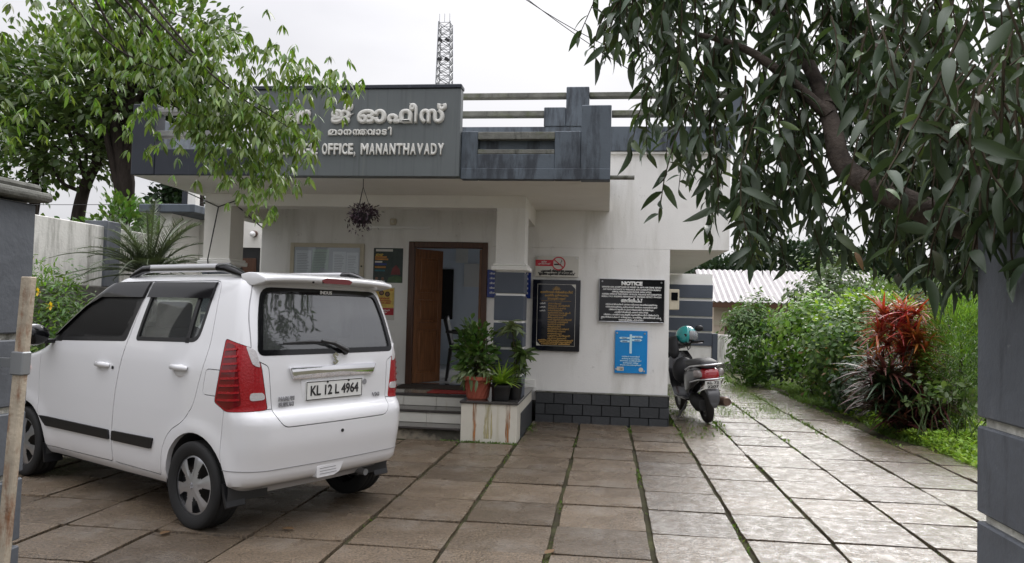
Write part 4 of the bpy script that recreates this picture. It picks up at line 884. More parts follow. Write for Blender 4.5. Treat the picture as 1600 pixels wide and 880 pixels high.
for s_ in (1, -1):
    for nm, g_, sl, vv, mo, hx, hz in (('front_door', gm, sf, vf, mf, 1.17, .985), ('rear_door', gm2, sr, vr, mr_, .19, 1.025)):
        d_ = DR[nm, s_]
        finish('window', split_side(g_, s_), MAT['tinted_glass'], d_); finish('window_seal', split_side(sl, s_), MAT['black_plastic'], d_)
        finish('rain_visor', split_side(vv, s_), MAT['black_gloss'], d_); finish('side_moulding', split_side(mo, s_), MAT['black_plastic'], d_)
        y0 = .735*s_
        h = MB(); pts = [(hx-.085, y0*.995, hz), (hx-.07, y0+.014*s_, hz+.004), (hx, y0+.019*s_, hz+.006), (hx+.07, y0+.014*s_, hz+.004), (hx+.085, y0*.995, hz)]
        h.tube(pts, [.014, .018, .018, .018, .014], 10, flat=1.1); cpart('handle', h, MAT['white_car_paint'], d_, 60)
        cpart('handle_recess', MB().sphere((hx, y0-.010*s_, hz-.02), 1, 16, 8, (.07, .014, .045)), MAT['white_car_paint'], d_, 60)
        if nm == 'front_door': cpart('key_lock', MB().lathe([(.0, 0), (.012, 0), (.012, .006)] if s_ > 0 else [(.012, -.006), (.012, 0), (.0, 0)], (1.03, .735*s_, .975), 12, 'y'), MAT['black_plastic'], d_)
    finish('quarter_bar', split_side(div, s_), MAT['black_plastic'], DR['rear_door', s_])
    finish('mirror_sail', split_side(tri, s_), MAT['black_plastic'], DR['front_door', s_])
    # door mirror
    mi = cpart('mirror', MB().sphere((2.0, .86*s_, 1.175), 1, 18, 12, (.075, .105, .085)), MAT['white_car_paint'], car, 60)
    cpart('mirror_face', MB().sphere((1.965, .86*s_, 1.175), 1, 18, 10, (.052, .098, .079)), MAT['black_gloss'], mi, 60)
    cpart('mirror_arm', MB().rbox((2.01, .755*s_, 1.125), (.07, .12, .035)), MAT['black_plastic'], mi, 40, .008)
    # roof rail
    rl = MB(); xs_ = np.linspace(1.18, -.24, 15); pts = []
    for i, x in enumerate(xs_):
        u = i/14; pts.append((x, (.555-.012*(x-.4)**2)*s_, 1.642 + .058*min(1, math.sin(math.pi*u)*2.2)))
    rl.tube(pts, [.012+.014*min(1, math.sin(math.pi*i/14)*3) for i in range(15)], 10, flat=1.15)
    r_ = cpart('roof_rail', rl, MAT['steel'], car, 60)
    cpart('rail_end', MB().tube([pts[-1], pts[-2], pts[-3], pts[-4]], [.014, .028, .034, .029], 10), MAT['black_gloss'], r_, 60)
    cpart('rail_end', MB().tube([pts[0], pts[1], pts[2], pts[3]], [.014, .027, .032, .028], 10), MAT['black_gloss'], r_, 60)
    cpart('side_indicator', MB().sphere((2.37, .737*s_, .885), 1, 12, 8, (.028, .010, .02)), MAT['amber'], car, 60)
    # head lamps at the hidden nose
    cpart('headlight', MB().sphere((2.90, .50*s_, .80), 1, 16, 10, (.14, .16, .11)), MAT['lamp_clear'], car, 60)
finish('window', boolean(gl, tmp_obj(MB().prism(offs(RWIN, .012), -.9, -.1, 'x')), 'INTERSECT'), MAT['rear_glass'], gate)
finish('window_seal', frame_of(RWIN, .03, 'x'), MAT['black_gloss'], gate)
finish('windscreen', boolean(gl, tmp_obj(MB().prism(offs(FWIN, .012), 1.3, 2.6, 'x')), 'INTERSECT'), MAT['tinted_glass'], car)
# spoiler
spv = MB(); n_ = 17
for i in range(n_):
    y = -.57+1.14*i/(n_-1); e = 1-abs(y/.57)**6; xb = -.455 - .035*(1-(y/.6)**2); zt = 1.662+.012*(1-(y/.6)**2)
    prof = [(-.20, zt-.008), (-.28, zt+.004), (-.36, zt), (xb, zt-.022-.01*(1-e)), (xb-.004, zt-.045-.01*(1-e)), (xb+.02, zt-.062), (-.33, zt-.082), (-.22, zt-.07)]
    spv.v += [(x, y, z) for x, z in prof]
for i in range(n_-1): spv.f += [(i*8+k, i*8+(k+1) % 8, (i+1)*8+(k+1) % 8, (i+1)*8+k) for k in range(8)]
spv.f += [tuple(range(8)), tuple(range((n_-1)*8+7, (n_-1)*8-1, -1))]; spv.mi = [0]*len(spv.f)
spo = cpart('spoiler', spv, MAT['white_car_paint'], gate, 50, .006, 2)
cpart('brake_light', MB().prism(rnd([(-.115,1.612), (.115,1.612), (.14,1.632), (.10,1.648), (-.10,1.648), (-.14,1.632)], .006), -.4935, -.44, 'x'), MAT['lamp_dark_red'], spo, 40)
cpart('washer_jet', MB().sphere((-.478, .20, 1.618), .009, 10, 6), MAT['black_plastic'], spo, 60)
# chrome bar, plate recess, plate, emblem and badges (rear view, y runs left)
cpart('chrome_bar', MB().prism(rnd([(-.385,1.06), (.385,1.055), (.355,.975), (-.355,.98)], .012), -.508, -.45, 'x'), MAT['chrome'], gate, 30, .006, 2)
cpart('plate_surround', MB().prism(rnd([(-.29,.98), (.29,.98), (.28,.825), (.24,.79), (-.24,.79), (-.28,.825)], .03), -.4945, -.45, 'x'), MAT['white_car_paint'], gate, 30, .006, 2)
npl = cpart('number_plate', MB().prism(rnd([(-.25,.83), (.25,.83), (.25,.955), (-.25,.955)], .008), -.506, -.48, 'x'), MAT['plate_white'], gate, 30)
bd = MB()
for a_, b_, c_, e_ in ((-.25, .25, .949, .954), (-.25, .25, .831, .836), (-.25, -.245, .836, .949), (.245, .25, .836, .949)): bd.box(-.5075, -.5065, a_, b_, c_, e_)
cpart('plate_border', bd, MAT['plate_black'], npl)['kind'] = 'stuff'
REARM = Matrix(((0,0,-1,0),(-1,0,0,0),(0,1,0,0),(0,0,0,1)))      # text facing -x
def rear_text(name, body, m, parent, x, y, z, size, bold, fit, depth=.0012):
    me = text_mesh(body, size, bold, depth)
    a = np.empty(len(me.vertices)*3); me.vertices.foreach_get('co', a); a = a.reshape(-1, 3); w_ = a[:, 0].max()-a[:, 0].min(); cx_ = (a[:, 0].max()+a[:, 0].min())/2
    me.transform(Matrix.Diagonal((fit/w_, 1, 1, 1)) @ Matrix.Translation((-cx_, 0, 0))); me.transform(REARM); me.transform(Matrix.Translation((x, y, z))); return link_mesh(name, me, m, parent)
rear_text('plate_text', 'KL 12 L 4964', MAT['plate_black'], npl, -.507, 0, .862, .092, .0022, .43)
cpart('plate_bolt', MB().lathe([(.008,-.51),(.008,-.50)], (0, .07, .947), 10, 'x'), MAT['plate_black'], npl); cpart('plate_bolt', MB().lathe([(.008,-.51),(.008,-.50)], (0, -.12, .947), 10, 'x'), MAT['plate_black'], npl)
rear_text('badge_text', 'MARUTI\nSUZUKI', MAT['badge_and_shade_grey'], gate, -.495, .40, .845, .036, .002, .125)
rear_text('badge_text', 'VXi', MAT['badge_and_shade_grey'], gate, -.495, -.40, .815, .038, .0015, .075)
rear_text('sticker_text', 'INDUS', MAT['pure_white'], gate, -.380, .0, 1.541, .032, .001, .105)
def s_emblem(sc):
    half = [(-.62,.18), (0,.62), (.62,.18), (.62,.02), (0,.42), (-.20,.27), (.62,-.30)]
    return half
def emblem(name, parent, P0, ux, uz, n_, sc, m):
    """two-stroke angular S"""
    s1_ = [(.0,1.0), (.62,.55), (.36,.36), (0,.62), (-.24,.45), (.62,-.18), (.62,-.30), (.0,-.12), (-.62,.33), (-.62,.55)]
    s1_ = [(.0,1.0), (.62,.55), (.36,.36), (.0,.62), (-.20,.47), (.62,-.12), (.62,-.55), (.36,-.36), (.36,-.24), (-.62,.46), (-.62,.55)]
    mb = MB(); U, Z_, Nn = Vector(ux), Vector(uz), Vector(n_)
    for sg in (1, -1):
        pl2 = [(.0,1.0), (.62,.55), (.33,.35), (.0,.60), (-.18,.46), (.30,.10), (.05,-.08), (-.62,.40), (-.62,.55)]
        pts = [Vector(P0)+U*(a*sc*sg)+Z_*(b*sc*sg) for a, b in pl2]; k = len(pts)
        mb.add([p for p in pts]+[p+Nn*.004 for p in pts], [tuple(range(k)), tuple(range(2*k-1, k-1, -1))]+[(i, k+i, k+(i+1) % k, (i+1) % k) for i in range(k)])
    return mb.build(name, m, parent, True)
emblem('emblem', gate, (-.4965, .0, 1.10), (0,-1,0), (0,0,1), (-1,0,0), .044, MAT['chrome'])
cpart('round_sticker', MB().lathe([(.020,-.4885),(.020,-.484)], (-.008, -.285, .925), 16, 'x'), MAT['badge_and_shade_grey'], gate)
# wiper
wp = MB().lathe([(.022,0),(.026,.02),(.016,.04)], (-.495, -.10, 1.145), 14, 'x').tube([(-.505, -.10, 1.15), (-.50, .02, 1.205), (-.492, .12, 1.222)], [.020,.013,.010], 8)
wpo = cpart('wiper', wp, MAT['black_plastic'], gate, 50)
cpart('wiper_blade', MB().tube([(-.480, -.02, 1.212), (-.482, .2, 1.218), (-.470, .42, 1.212)], [.006,.011,.005], 8), MAT['black_plastic'], wpo, 50)
# bumper details
cpart('bumper_sensor', MB().lathe([(.012,-.573),(.012,-.52)], (0, -.02, .615), 12, 'x'), MAT['black_plastic'], bumper)
cpart('tow_cover', MB().prism(rnd([(.17,.395), (-.07,.405), (-.03,.335), (.02,.315), (.17,  .315)], .012), -.546, -.45, 'x'), MAT['white_car_paint'], bumper, 30, .003)
for k in range(3): cpart('slot_shade', MB().box(-.5475, -.5455, .0+.004*k, .145, .338+.018*k, .342+.018*k), MAT['badge_and_shade_grey'], bumper)  # grey bars paint the shade of the slots
seam = boolean(bobj(tmp_obj(car_body(.0025)), tmp_obj(car_body(-.004)), 'DIFFERENCE'), tmp_obj(MB().box(-.9, -.30, -1, 1, .418, .4225)), 'INTERSECT')
finish('crease_shade', seam, MAT['badge_and_shade_grey'], bumper)  # thin grey strip paints the shaded line of the crease
# inside: floor, seats
cpart('cabin_floor', MB().box(-.25, 2.2, -.60, .60, .34, .42), MAT['car_inside'])
cpart('parcel_shelf', MB().box(-.38, -.02, -.58, .58, 1.0, 1.03), MAT['car_inside'])
cpart('dashboard', MB().prism(rnd([(2.15,.45), (2.15,1.08), (1.85,1.10), (1.75,.95), (1.78,.45)], .05), -.6, .6), MAT['car_inside'])
for s_ in (1, -1):
    for x0, nm in ((1.05, 'front_seat'), (.22, 'rear_seat')):
        q = MB().rbox((x0+.25, .33*s_, .60), (.48, .46, .16)); q.rbox((x0-.02, .33*s_, .95), (.13, .46, .66), Matrix.Rotation(-.2, 3, 'Y'))
        se = cpart(nm, q, MAT['seat_cloth'], car, 50, .04, 3)
        cpart('headrest', MB().rbox((x0-.11, .33*s_, 1.36), (.09, .26, .20), Matrix.Rotation(-.12, 3, 'Y')), MAT['seat_cloth'], se, 50, .03, 3)
# underbody, wheel wells, mudflaps, exhaust
cpart('underbody', MB().box(.38, 2.02, -.60, .60, .20, .305).box(-.22, .37, -.43, .43, .26, .34), MAT['car_inside'])
for cx in (0., 2.4):
    for s_ in (1, -1):
        wl_ = MB(); n_ = 20; v = []
        for k in range(n_+1):
            a_ = R(-12+204*k/n_); v += [(cx+.34*math.cos(a_), .40*s_, .285+.34*math.sin(a_)), (cx+.34*math.cos(a_), .70*s_, .285+.34*math.sin(a_))]
        f = [(2*k, 2*k+1, 2*k+3, 2*k+2) for k in range(n_)]; wl_.add(v, f); wl_.add([(v[2*k]) for k in range(n_+1)], [tuple(range(n_+1))])
        cpart('wheel_well', wl_, MAT['car_inside'], car, 40)
        cpart('mudflap', MB().prism([(-.30,.33), (-.345,.19), (-.33,.18), (-.27,.33)] if cx == 0 else [(2.10,.30), (2.06,.15), (2.08,.15), (2.12,.30)], .57*s_ if s_ > 0 else -.71, .71 if s_ > 0 else -.57), MAT['black_plastic'], car)
cpart('exhaust_pipe', MB().tube([(.1, -.42, .25), (-.40, -.42, .245)], .024, 12), MAT['galvanised'], car, 50)
cpart('rear_axle', MB().tube([(0, -.6, .28), (0, .6, .28)], .04, 10), MAT['car_inside'], car, 50)
# wheels
def tyre_mb():
    mb = MB(); T = [(.19,-.09), (.205,-.098), (.24,-.102), (.264,-.096), (.277,-.083)]
    for k in range(-5, 6):
        y = k*.0145; T.append((.272 if k in (-3, 0, 3) else .281, y))
    T += [(.277,.083), (.264,.092), (.24,.092), (.205,.085), (.19,.075)]
    mb.lathe(T, (0, 0, 0), 48, 'y', cap=False); return mb
def hub_mb():
    """six-spoke cover: polar sheet with openings"""
    mb = MB(); rs = [q*1.14 for q in (0, .022, .045, .066, .075, .09, .105, .12, .135, .148, .156, .168, .178)]; nt_ = 72; V = []
    for i, r_ in enumerate(rs):
        for k in range(nt_):
            a = 2*math.pi*k/nt_; ph = (k*6/nt_) % 1; sp_ = abs(ph-.5)*2          # 1 on spoke axis
            y = .078 + .010*math.exp(-(r_/.07)**2)-.012*(r_/.2)**4 + (.008*max(0, sp_-.55) if .07 < r_ < .18 else 0)
            V.append((r_*math.cos(a), y, r_*math.sin(a)))
    F = []
    for i in range(len(rs)-1):
        for k in range(nt_):
            ph = ((k+.5)*6/nt_) % 1; rm = (rs[i]+rs[i+1])/2/1.14
            if .07 < rm < .158 and abs(ph-.5) < (.10+.18*min(1, (rm-.07)/.04)) and not rm > .1565: continue
            F.append((i*nt_+k, i*nt_+(k+1) % nt_, (i+1)*nt_+(k+1) % nt_, (i+1)*nt_+k))
    mb.add(V, F); return mb
TY, HB = tyre_mb().mesh('tyre', 40), hub_mb().mesh('hubcap', 50)
RIM = MB().lathe([(.0,.03), (.13,.03), (.185,.045), (.195,.068)], (0,0,0), 36, 'y', cap=False).mesh('rim', 40)
TY.materials.append(MAT['rubber']); HB.materials.append(MAT['hubcap_silver']); RIM.materials.append(MAT['black_plastic'])
for cx in (0., 2.4):
    for s_ in (1, -1):
        we = thing('wheel', None, None, (cx, .645*s_, .281), 0 if s_ > 0 else math.pi, parent=car)
        ty = instance('tyre', TY, we, local=True); instance('rim', RIM, we, local=True); hb = instance('hubcap', HB, we, local=True, rot=(0, R(14 if cx == 0 else 40), 0))
        emblem('hub_emblem', we, (0, .0885, 0), (-1,0,0), (0,0,1), (0,1,0), .02, MAT['badge_and_shade_grey'])
for o in SCR:
    if o.name in bpy.data.objects: bpy.data.objects.remove(o)
# ================================================================ scooter and helmet
mat('scooter_black', (.016,.016,.018), .25, .5, coat=.6, dirt=[((.06,.05,.04), 6, .6, .8, None, .5)]); mat('scooter_grey', (.045,.045,.048), .35, .5, coat=.5)
mat('scooter_red', (.30,.012,.018), .2, .5, coat=1); mat('seat_vinyl', (.02,.02,.022), .5, .4); mat('scooter_lens', (.20,.17,.16), .15, .5, coat=1); mat('dusty_rubber', (.03,.028,.026), .8, .2)
mat('exhaust_brown', (.13,.085,.06), .5, .5, metal=.4, var=.3, vscale=12); mat('helmet_teal', (.03,.36,.36), .2, .5, coat=1, var=.15, vscale=14)
def loft(secs, n=20, mi=0, p=2.6):
    """superellipse rings across x: (x, yc, zc, ry, rz)"""
    mb = MB(); V = []
    for x, yc, zc, ry, rz in secs:
        for k in range(n):
            a = 2*math.pi*k/n; c, s_ = math.cos(a), math.sin(a)
            V.append((x, yc+ry*math.copysign(abs(c)**(2/p), c), zc+rz*math.copysign(abs(s_)**(2/p), s_)))
    m = len(secs)
    F = [(i*n+k, i*n+(k+1) % n, (i+1)*n+(k+1) % n, (i+1)*n+k) for i in range(m-1) for k in range(n)]
    F += [tuple(range(n-1, -1, -1)), tuple((m-1)*n+k for k in range(n))]
    mb.add(V, F); return mb
sc = thing('scooter', 'black scooter with red tail light parked beside the wall corner', 'scooter', (1.335, 10.37, .035), R(107))
sc.rotation_euler = (R(-6), 0, R(100)); sc.rotation_mode = 'XYZ'
def sp_(name, mb, m, parent=sc, sm=40, bev=0): return mb.build(name, MAT[m], parent, True, sm, bev)
def swheel(x, nm):
    w_ = thing(nm, None, None, (x, 0, .215), 0, parent=sc)
    sp_('tyre', MB().lathe([(.125,-.035),(.15,-.045),(.185,-.047),(.207,-.03),(.215,-.012),(.215,.012),(.207,.03),(.185,.047),(.15,.045),(.125,.035)], (0,0,0), 32, 'y', cap=False), 'dusty_rubber', w_)
    sp_('rim', MB().lathe([(.0,-.03),(.05,-.032),(.11,-.022),(.128,-.034),(.128,.034),(.11,.022),(.05,.032),(.0,.03)], (0,0,0), 28, 'y', cap=False), 'scooter_grey', w_)
swheel(0, 'rear_wheel'); swheel(1.24, 'front_wheel')
body = sp_('rear_cowl', loft([(-.30,0,.66,.06,.05), (-.26,0,.665,.12,.075), (-.10,0,.65,.165,.12), (.15,0,.60,.175,.17), (.40,0,.54,.16,.19), (.52,0,.48,.12,.15)]), 'scooter_black', sm=60)
for s_ in (1, -1): sp_('side_panel', loft([(-.24,.11*s_,.66,.05,.05), (0,.15*s_,.60,.04,.11), (.30,.155*s_,.52,.03,.13), (.46,.12*s_,.46,.02,.08)]), 'scooter_grey', body, 60)
sp_('seat', loft([(-.32,0,.765,.09,.025), (-.24,0,.79,.13,.05), (0,0,.80,.15,.055), (.25,0,.775,.145,.055), (.45,0,.76,.115,.05), (.54,0,.75,.07,.03)]), 'seat_vinyl', sm=60)
tl_ = sp_('tail_lamp', loft([(-.345,0,.645,.06,.045), (-.325,0,.65,.105,.075), (-.25,0,.66,.135,.085)]), 'scooter_red', sm=60)
for s_ in (1, -1): sp_('indicator', loft([(-.31,.13*s_,.665,.02,.03), (-.285,.145*s_,.675,.04,.05), (-.2,.16*s_,.67,.035,.05)]), 'scooter_lens', tl_, 60)
gr_ = MB().tube([(.16,.19,.70), (-.10,.20,.76), (-.28,.17,.78), (-.36,.06,.785), (-.36,-.06,.785), (-.28,-.17,.78), (-.10,-.20,.76), (.16,-.19,.70)], .012, 8); sp_('grab_rail', gr_, 'steel', sm=60)
sp_('crash_guard', MB().tube([(.10,.20,.40), (-.12,.22,.56), (-.30,.17,.60), (-.38,.05,.605), (-.38,-.05,.605), (-.30,-.17,.60), (-.12,-.22,.56), (.10,-.20,.40)], .011, 8), 'steel', sm=60)
pl_ = sp_('number_plate', MB().rbox((-.375,0,.535), (.006,.20,.10), Matrix.Rotation(-.22, 3, 'Y')), 'plate_white')
def plate_line(t_, z, x):
    me = text_mesh(t_, .046, .0016, .0008); a = np.empty(len(me.vertices)*3); me.vertices.foreach_get('co', a); a = a.reshape(-1, 3); w_ = a[:, 0].max()-a[:, 0].min()
    me.transform(Matrix.Diagonal((.15/w_, 1, 1, 1))); me.transform(REARM); me.transform(Matrix.Translation((x, 0, z))); link_mesh('plate_text', me, MAT['plate_black'], pl_)
plate_line('KL 72', .547, -.386); plate_line('2207', .497, -.376)
sp_('mudguard', loft([(-.30,0,.46,.09,.03), (-.36,0,.42,.085,.05), (-.385,0,.34,.065,.05), (-.38,0,.27,.03,.03)]), 'scooter_grey', sm=60)
sp_('engine', loft([(-.12,.06,.25,.07,.07), (.1,.05,.24,.09,.10), (.38,.03,.27,.08,.09)]), 'car_inside', sm=60)
ex = MB().tube([(-.36,-.17,.30), (-.30,-.17,.30), (.05,-.16,.27), (.12,-.14,.25), (.4,-.08,.22)], [.05,.062,.062,.03,.02], 14); sp_('exhaust', ex, 'exhaust_brown', sm=60)
sp_('heat_shield', MB().tube([(-.28,-.19,.335), (.0,-.18,.31)], [.05,.05], 10, flat=.6), 'steel', sm=60)
sp_('floorboard', MB().box(.42, .95, -.15, .15, .25, .29), 'scooter_black', bev=.015)
sh = MB(); sec = [(.92,.28,.17),(.97,.45,.20),(1.01,.62,.20),(1.06,.78,.17),(1.09,.88,.12)]
V = []; 
for x, z, wd_ in sec:
    for k in range(9): u = -1+k/4; V.append((x+.06*(1-u*u), wd_*u, z))
    for k in range(9): u = 1-k/4; V.append((x+.03+.085*(1-u*u), wd_*u, z))
F = [(i*18+k, i*18+(k+1) % 18, (i+1)*18+(k+1) % 18, (i+1)*18+k) for i in range(4) for k in range(18)] + [tuple(range(18)), tuple(range(89, 71, -1))]
sh.add(V, F); sp_('leg_shield', sh, 'scooter_black', sm=50)
sp_('front_fender', loft([(1.0,0,.40,.05,.03), (1.12,0,.45,.075,.04), (1.28,0,.45,.075,.04), (1.42,0,.37,.05,.03)]), 'scooter_black', sm=60)
for s_ in (1, -1): sp_('fork', MB().tube([(1.24,.07*s_,.215), (1.10,.07*s_,.62)], .018, 8), 'steel', sm=60)
hd = sp_('handlebar_cowl', loft([(.98,0,.99,.10,.05), (1.03,0,1.0,.17,.07), (1.10,0,.99,.15,.075), (1.17,0,.97,.08,.06)]), 'scooter_black', sm=60)
sp_('headlight', MB().sphere((1.15,0,.965), 1, 16, 10, (.05,.09,.06)), 'lamp_clear', hd, 60)
for s_ in (1, -1):
    sp_('grip', MB().tube([(1.04,.15*s_,1.0), (.99,.34*s_,1.0)], .018, 10), 'rubber', hd, 60)
    sp_('lever', MB().tube([(1.08,.16*s_,.985), (1.06,.34*s_,.975)], .007, 6), 'steel', hd)
    mi = sp_('mirror', MB().tube([(1.03,.20*s_,1.02), (1.0,.27*s_,1.14)], .006, 6), 'black_plastic', hd); sp_('mirror_head', MB().sphere((1.0,.29*s_,1.19), 1, 14, 8, (.02,.065,.045)), 'black_plastic', mi, 60)
sp_('side_stand', MB().tube([(.45,.12,.24), (.40,.30,.015)], .012, 8), 'scooter_grey')
sp_('carry_bag', MB().sphere((.86,.02,.62), 1, 16, 10, (.12,.17,.19)), 'seat_vinyl', sm=60)
# rain cover thrown over the left grip
jk = MB(); V = []; n1, n2 = 14, 12; rj = random.Random(3)
for i in range(n1):
    for k in range(n2):
        u, v = i/(n1-1), k/(n2-1); a = (v-.5)*math.pi*1.15
        y = .06+.30*u; z = 1.03-.05*u+.085*math.cos(a)-(.22+.10*math.sin(u*7))*max(0, abs(v-.5)*2-.35); x = 1.02+.13*math.sin(a)*(1+.2*math.sin(u*9))+rj.uniform(-.008, .008)
        V.append((x, y, z+rj.uniform(-.008, .008)))
jk.add(V, [(i*n2+k, i*n2+k+1, (i+1)*n2+k+1, (i+1)*n2+k) for i in range(n1-1) for k in range(n2-1)])
# world placed things resting on the scooter
bpy.context.view_layer.update()
MS = sc.matrix_world.copy()
jk.v = [tuple(MS @ Vector(q)) for q in jk.v]
rc = jk.build('rain_jacket', MAT['seat_vinyl'], None, smooth=60); md = rc.modifiers.new('t', 'SOLIDIFY'); md.thickness = .006; tag(rc, 'crumpled black rain jacket hanging over the scooter handlebar', 'jacket')
hp = MS @ Vector((1.02, -.10, 1.10))
hm = thing('helmet', 'teal open face helmet with clear visor on the scooter mirror', 'helmet', hp, R(-25))
V = MB(); 
def dome(r0, lo, hi, azlo, azhi, n=20, m=10, sc3=(1,1,1)):
    mb = MB(); vs_ = []
    for i in range(m+1):
        t = lo+(hi-lo)*i/m
        for k in range(n+1):
            a = azlo+(azhi-azlo)*k/n; vs_.append((r0*sc3[0]*math.cos(t)*math.cos(a), r0*sc3[1]*math.cos(t)*math.sin(a), r0*sc3[2]*math.sin(t)))
    mb.add(vs_, [(i*(n+1)+k, i*(n+1)+k+1, (i+1)*(n+1)+k+1, (i+1)*(n+1)+k) for i in range(m) for k in range(n)]); return mb
so = dome(.128, R(-42), R(90), R(55), R(305), sc3=(1.1,1,1.05)).build('shell', MAT['helmet_teal'], hm, True, 60); so.modifiers.new('t', 'SOLIDIFY').thickness = -.012
so = dome(.127, R(28), R(90), R(-56), R(56), sc3=(1.1,1,1.05)).build('brow', MAT['helmet_teal'], hm, True, 60); so.modifiers.new('t', 'SOLIDIFY').thickness = -.012
so = dome(.133, R(-22), R(34), R(-62), R(62), sc3=(1.28,1,1.02)).build('visor', glass('visor_glass', (.75,.78,.8), .05, .1, fog=.35), hm, True, 60)
for s_ in (1, -1): MB().lathe([(.024,-.006*s_),(.022,.006*s_),(0,.006*s_)] if s_ > 0 else [(0,-.006),(.022,-.006),(.024,.006)], (.03, .131*s_, .01), 14, 'y', cap=False).build('visor_pivot', MAT['black_plastic'], hm, True)
MB().tube([(.03,.11,-.07), (.04,.05,-.18), (.04,-.02,-.20), (.03,-.11,-.08)], .008, 6, flat=1).build('chin_strap', MAT['black_plastic'], hm, True)
dome(.112, R(-40), R(80), R(0), R(360)).build('lining', MAT['seat_vinyl'], hm, True, 60)
# ================================================================ plants
mat('leaf_light', (.075,.115,.045), .42, .4, island=.4, trans=.2); mat('leaf_dark', (.036,.06,.03), .42, .5, island=.4, trans=.16); mat('leaf_spray', (.095,.155,.035), .36, .5, island=.45, trans=.28); mat('leaf_back', (.075,.12,.04), .4, .5, island=.35, trans=.3)
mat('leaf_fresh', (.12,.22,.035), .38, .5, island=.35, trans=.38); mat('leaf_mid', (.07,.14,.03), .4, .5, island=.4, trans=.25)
mat('leaf_lime', (.19,.31,.04), .45, .5, island=.3, trans=.3); mat('leaf_deep', (.022,.045,.018), .45, .5, island=.4, trans=.15); mat('leaf_grass', (.09,.155,.028), .5, .4, island=.4, trans=.3)
mat('leaf_red', (.27,.05,.025), .35, .5, island=.45, trans=.3); mat('leaf_orange', (.26,.085,.025), .4, .5, island=.4, trans=.3); mat('leaf_maroon', (.075,.028,.022), .4, .5, island=.5, trans=.2)
mat('leaf_pale', (.17,.22,.11), .4, .5, island=.35, trans=.25); mat('leaf_palm', (.10,.13,.075), .4, .5, island=.35, trans=.15); mat('leaf_purple', (.05,.03,.04), .5, .4, island=.5, trans=.1)
mat('leaf_far', (.035,.06,.035), .6, .3, island=.35, trans=.1); mat('petal_yellow', (.75,.52,.02), .5, trans=.2); mat('petal_white', (.75,.74,.72), .5, trans=.2); mat('leaf_yellowing', (.17,.11,.05), .5, island=.3, trans=.25)
mat('bark_dark', (.035,.028,.024), .9, .2, var=.4, vscale=10, stretch=(1,1,.3), bump=.8, bscale=20); mat('bark_tan', (.07,.056,.047), .85, .2, var=.5, vscale=14, bump=1., bscale=22); mat('twig', (.045,.035,.022), .8, .2); mat('terracotta', (.36,.095,.06), .5, .4, var=.1, vscale=8)
LT = {'lance': leaf_template(.27, .22, .10, 5, 'lance'), 'mango': leaf_template(.28, .34, .2, 5, 'lance'), 'oval': leaf_template(.58, .18, .10, 4, 'oval'), 'grass': leaf_template(.10, .35, .05, 3, 'grass'), 'strap': leaf_template(.12, .5, .12, 5, 'grass'), 'tiny': leaf_template(.5, .1, .08, 2, 'oval'), 'needle': leaf_template(.13, .1, .05, 1, 'grass')}
def unit(n):
    v = rng.normal(size=(n, 3)); return v/np.linalg.norm(v, axis=1, keepdims=True)
def leaves(name, P, D, size, tpl, m, parent=None, up=None, jitter=.25, kind='stuff', roll=.6):
    """one mesh of leaf blades at P pointing along D"""
    P, D = np.asarray(P, float), np.asarray(D, float); n = len(P); TV, TF = LT[tpl]
    s_ = np.asarray(size)*np.ones(n)*(1+rng.uniform(-jitter, jitter, n))
    M = frames(D, up, rng.normal(0, roll, n))*s_[:, None, None]
    if parent is not None: P = P-np.array(wloc(parent))
    return link_mesh(name, scatter_mesh(name, TV, TF, M, P), m, parent, kind)
def clumps(c, r, ncl, per, sd_=.35, shell=.55, zmin=None, droop=0.):
    """clumped points and outward directions in an ellipsoid"""
    c, r = np.array(c, float), np.array(r, float); u = unit(ncl); rad = (shell+(1-shell)*rng.random(ncl))[:, None]**.7
    C = u*rad*(1+rng.normal(0, .08, ncl))[:, None]
    Pn = np.repeat(C, per, 0); off_ = rng.normal(0, sd_*.5, (ncl*per, 3)); Q = Pn+off_
    D = off_*1.2+Pn*.7+rng.normal(0, .25, Q.shape); D[:, 2] += .25-droop
    P = c+Q*r
    if zmin is not None:
        k = P[:, 2] > zmin; P, D = P[k], D[k]
    return P, D
def stems(mb, base, tips, r0, r1, n=5, wob=.06):
    base = Vector(base)
    for t in tips:
        t = Vector(t); L = (t-base).length; pts = []; rad = []
        for i in range(n+1):
            u = i/n; p = base.lerp(t, u)
            if 0 < i < n: p += Vector((random.uniform(-1, 1), random.uniform(-1, 1), random.uniform(-.3, .8)*1.0))*wob*L
            pts.append(p); rad.append(r0+(r1-r0)*u)
        mb.tube(pts, rad, 6, cap=False)
    return mb
def shrub(name, label, cat, base, c, r, ncl, per, size, tpl, m, group=None, sd_=.35, shell=.5, droop=0., nst=7, stem='twig', extra=()):
    t = thing(name, label, cat, base, group=group)
    P, D = clumps(c, r, ncl, per, sd_, shell, .03, droop); U_ = (P-np.array(c))/np.array(r)+unit(len(P))*.6+[0, -.1, .35]; D = np.cross(U_, unit(len(P)))+D*.25; leaves('foliage', P, D, size, tpl, MAT[m], t, up=U_, roll=.35)
    tips = [np.array(c)+np.array(r)*q*.75 for q in unit(nst)]; tips = [(q[0], q[1], max(q[2], c[2]-.3*r[2])) for q in tips]
    stems(MB(), base, tips, .018*max(r), .005).build('stem', MAT[stem], t, smooth=60)['kind'] = 'stuff'
    for nm, ncl2, per2, sz2, tpl2, m2, c2, r2 in extra:
        P, D = clumps(c2, r2, ncl2, per2, .3, .6, .03); leaves(nm, P, D, sz2, tpl2, MAT[m2], t)
    return t
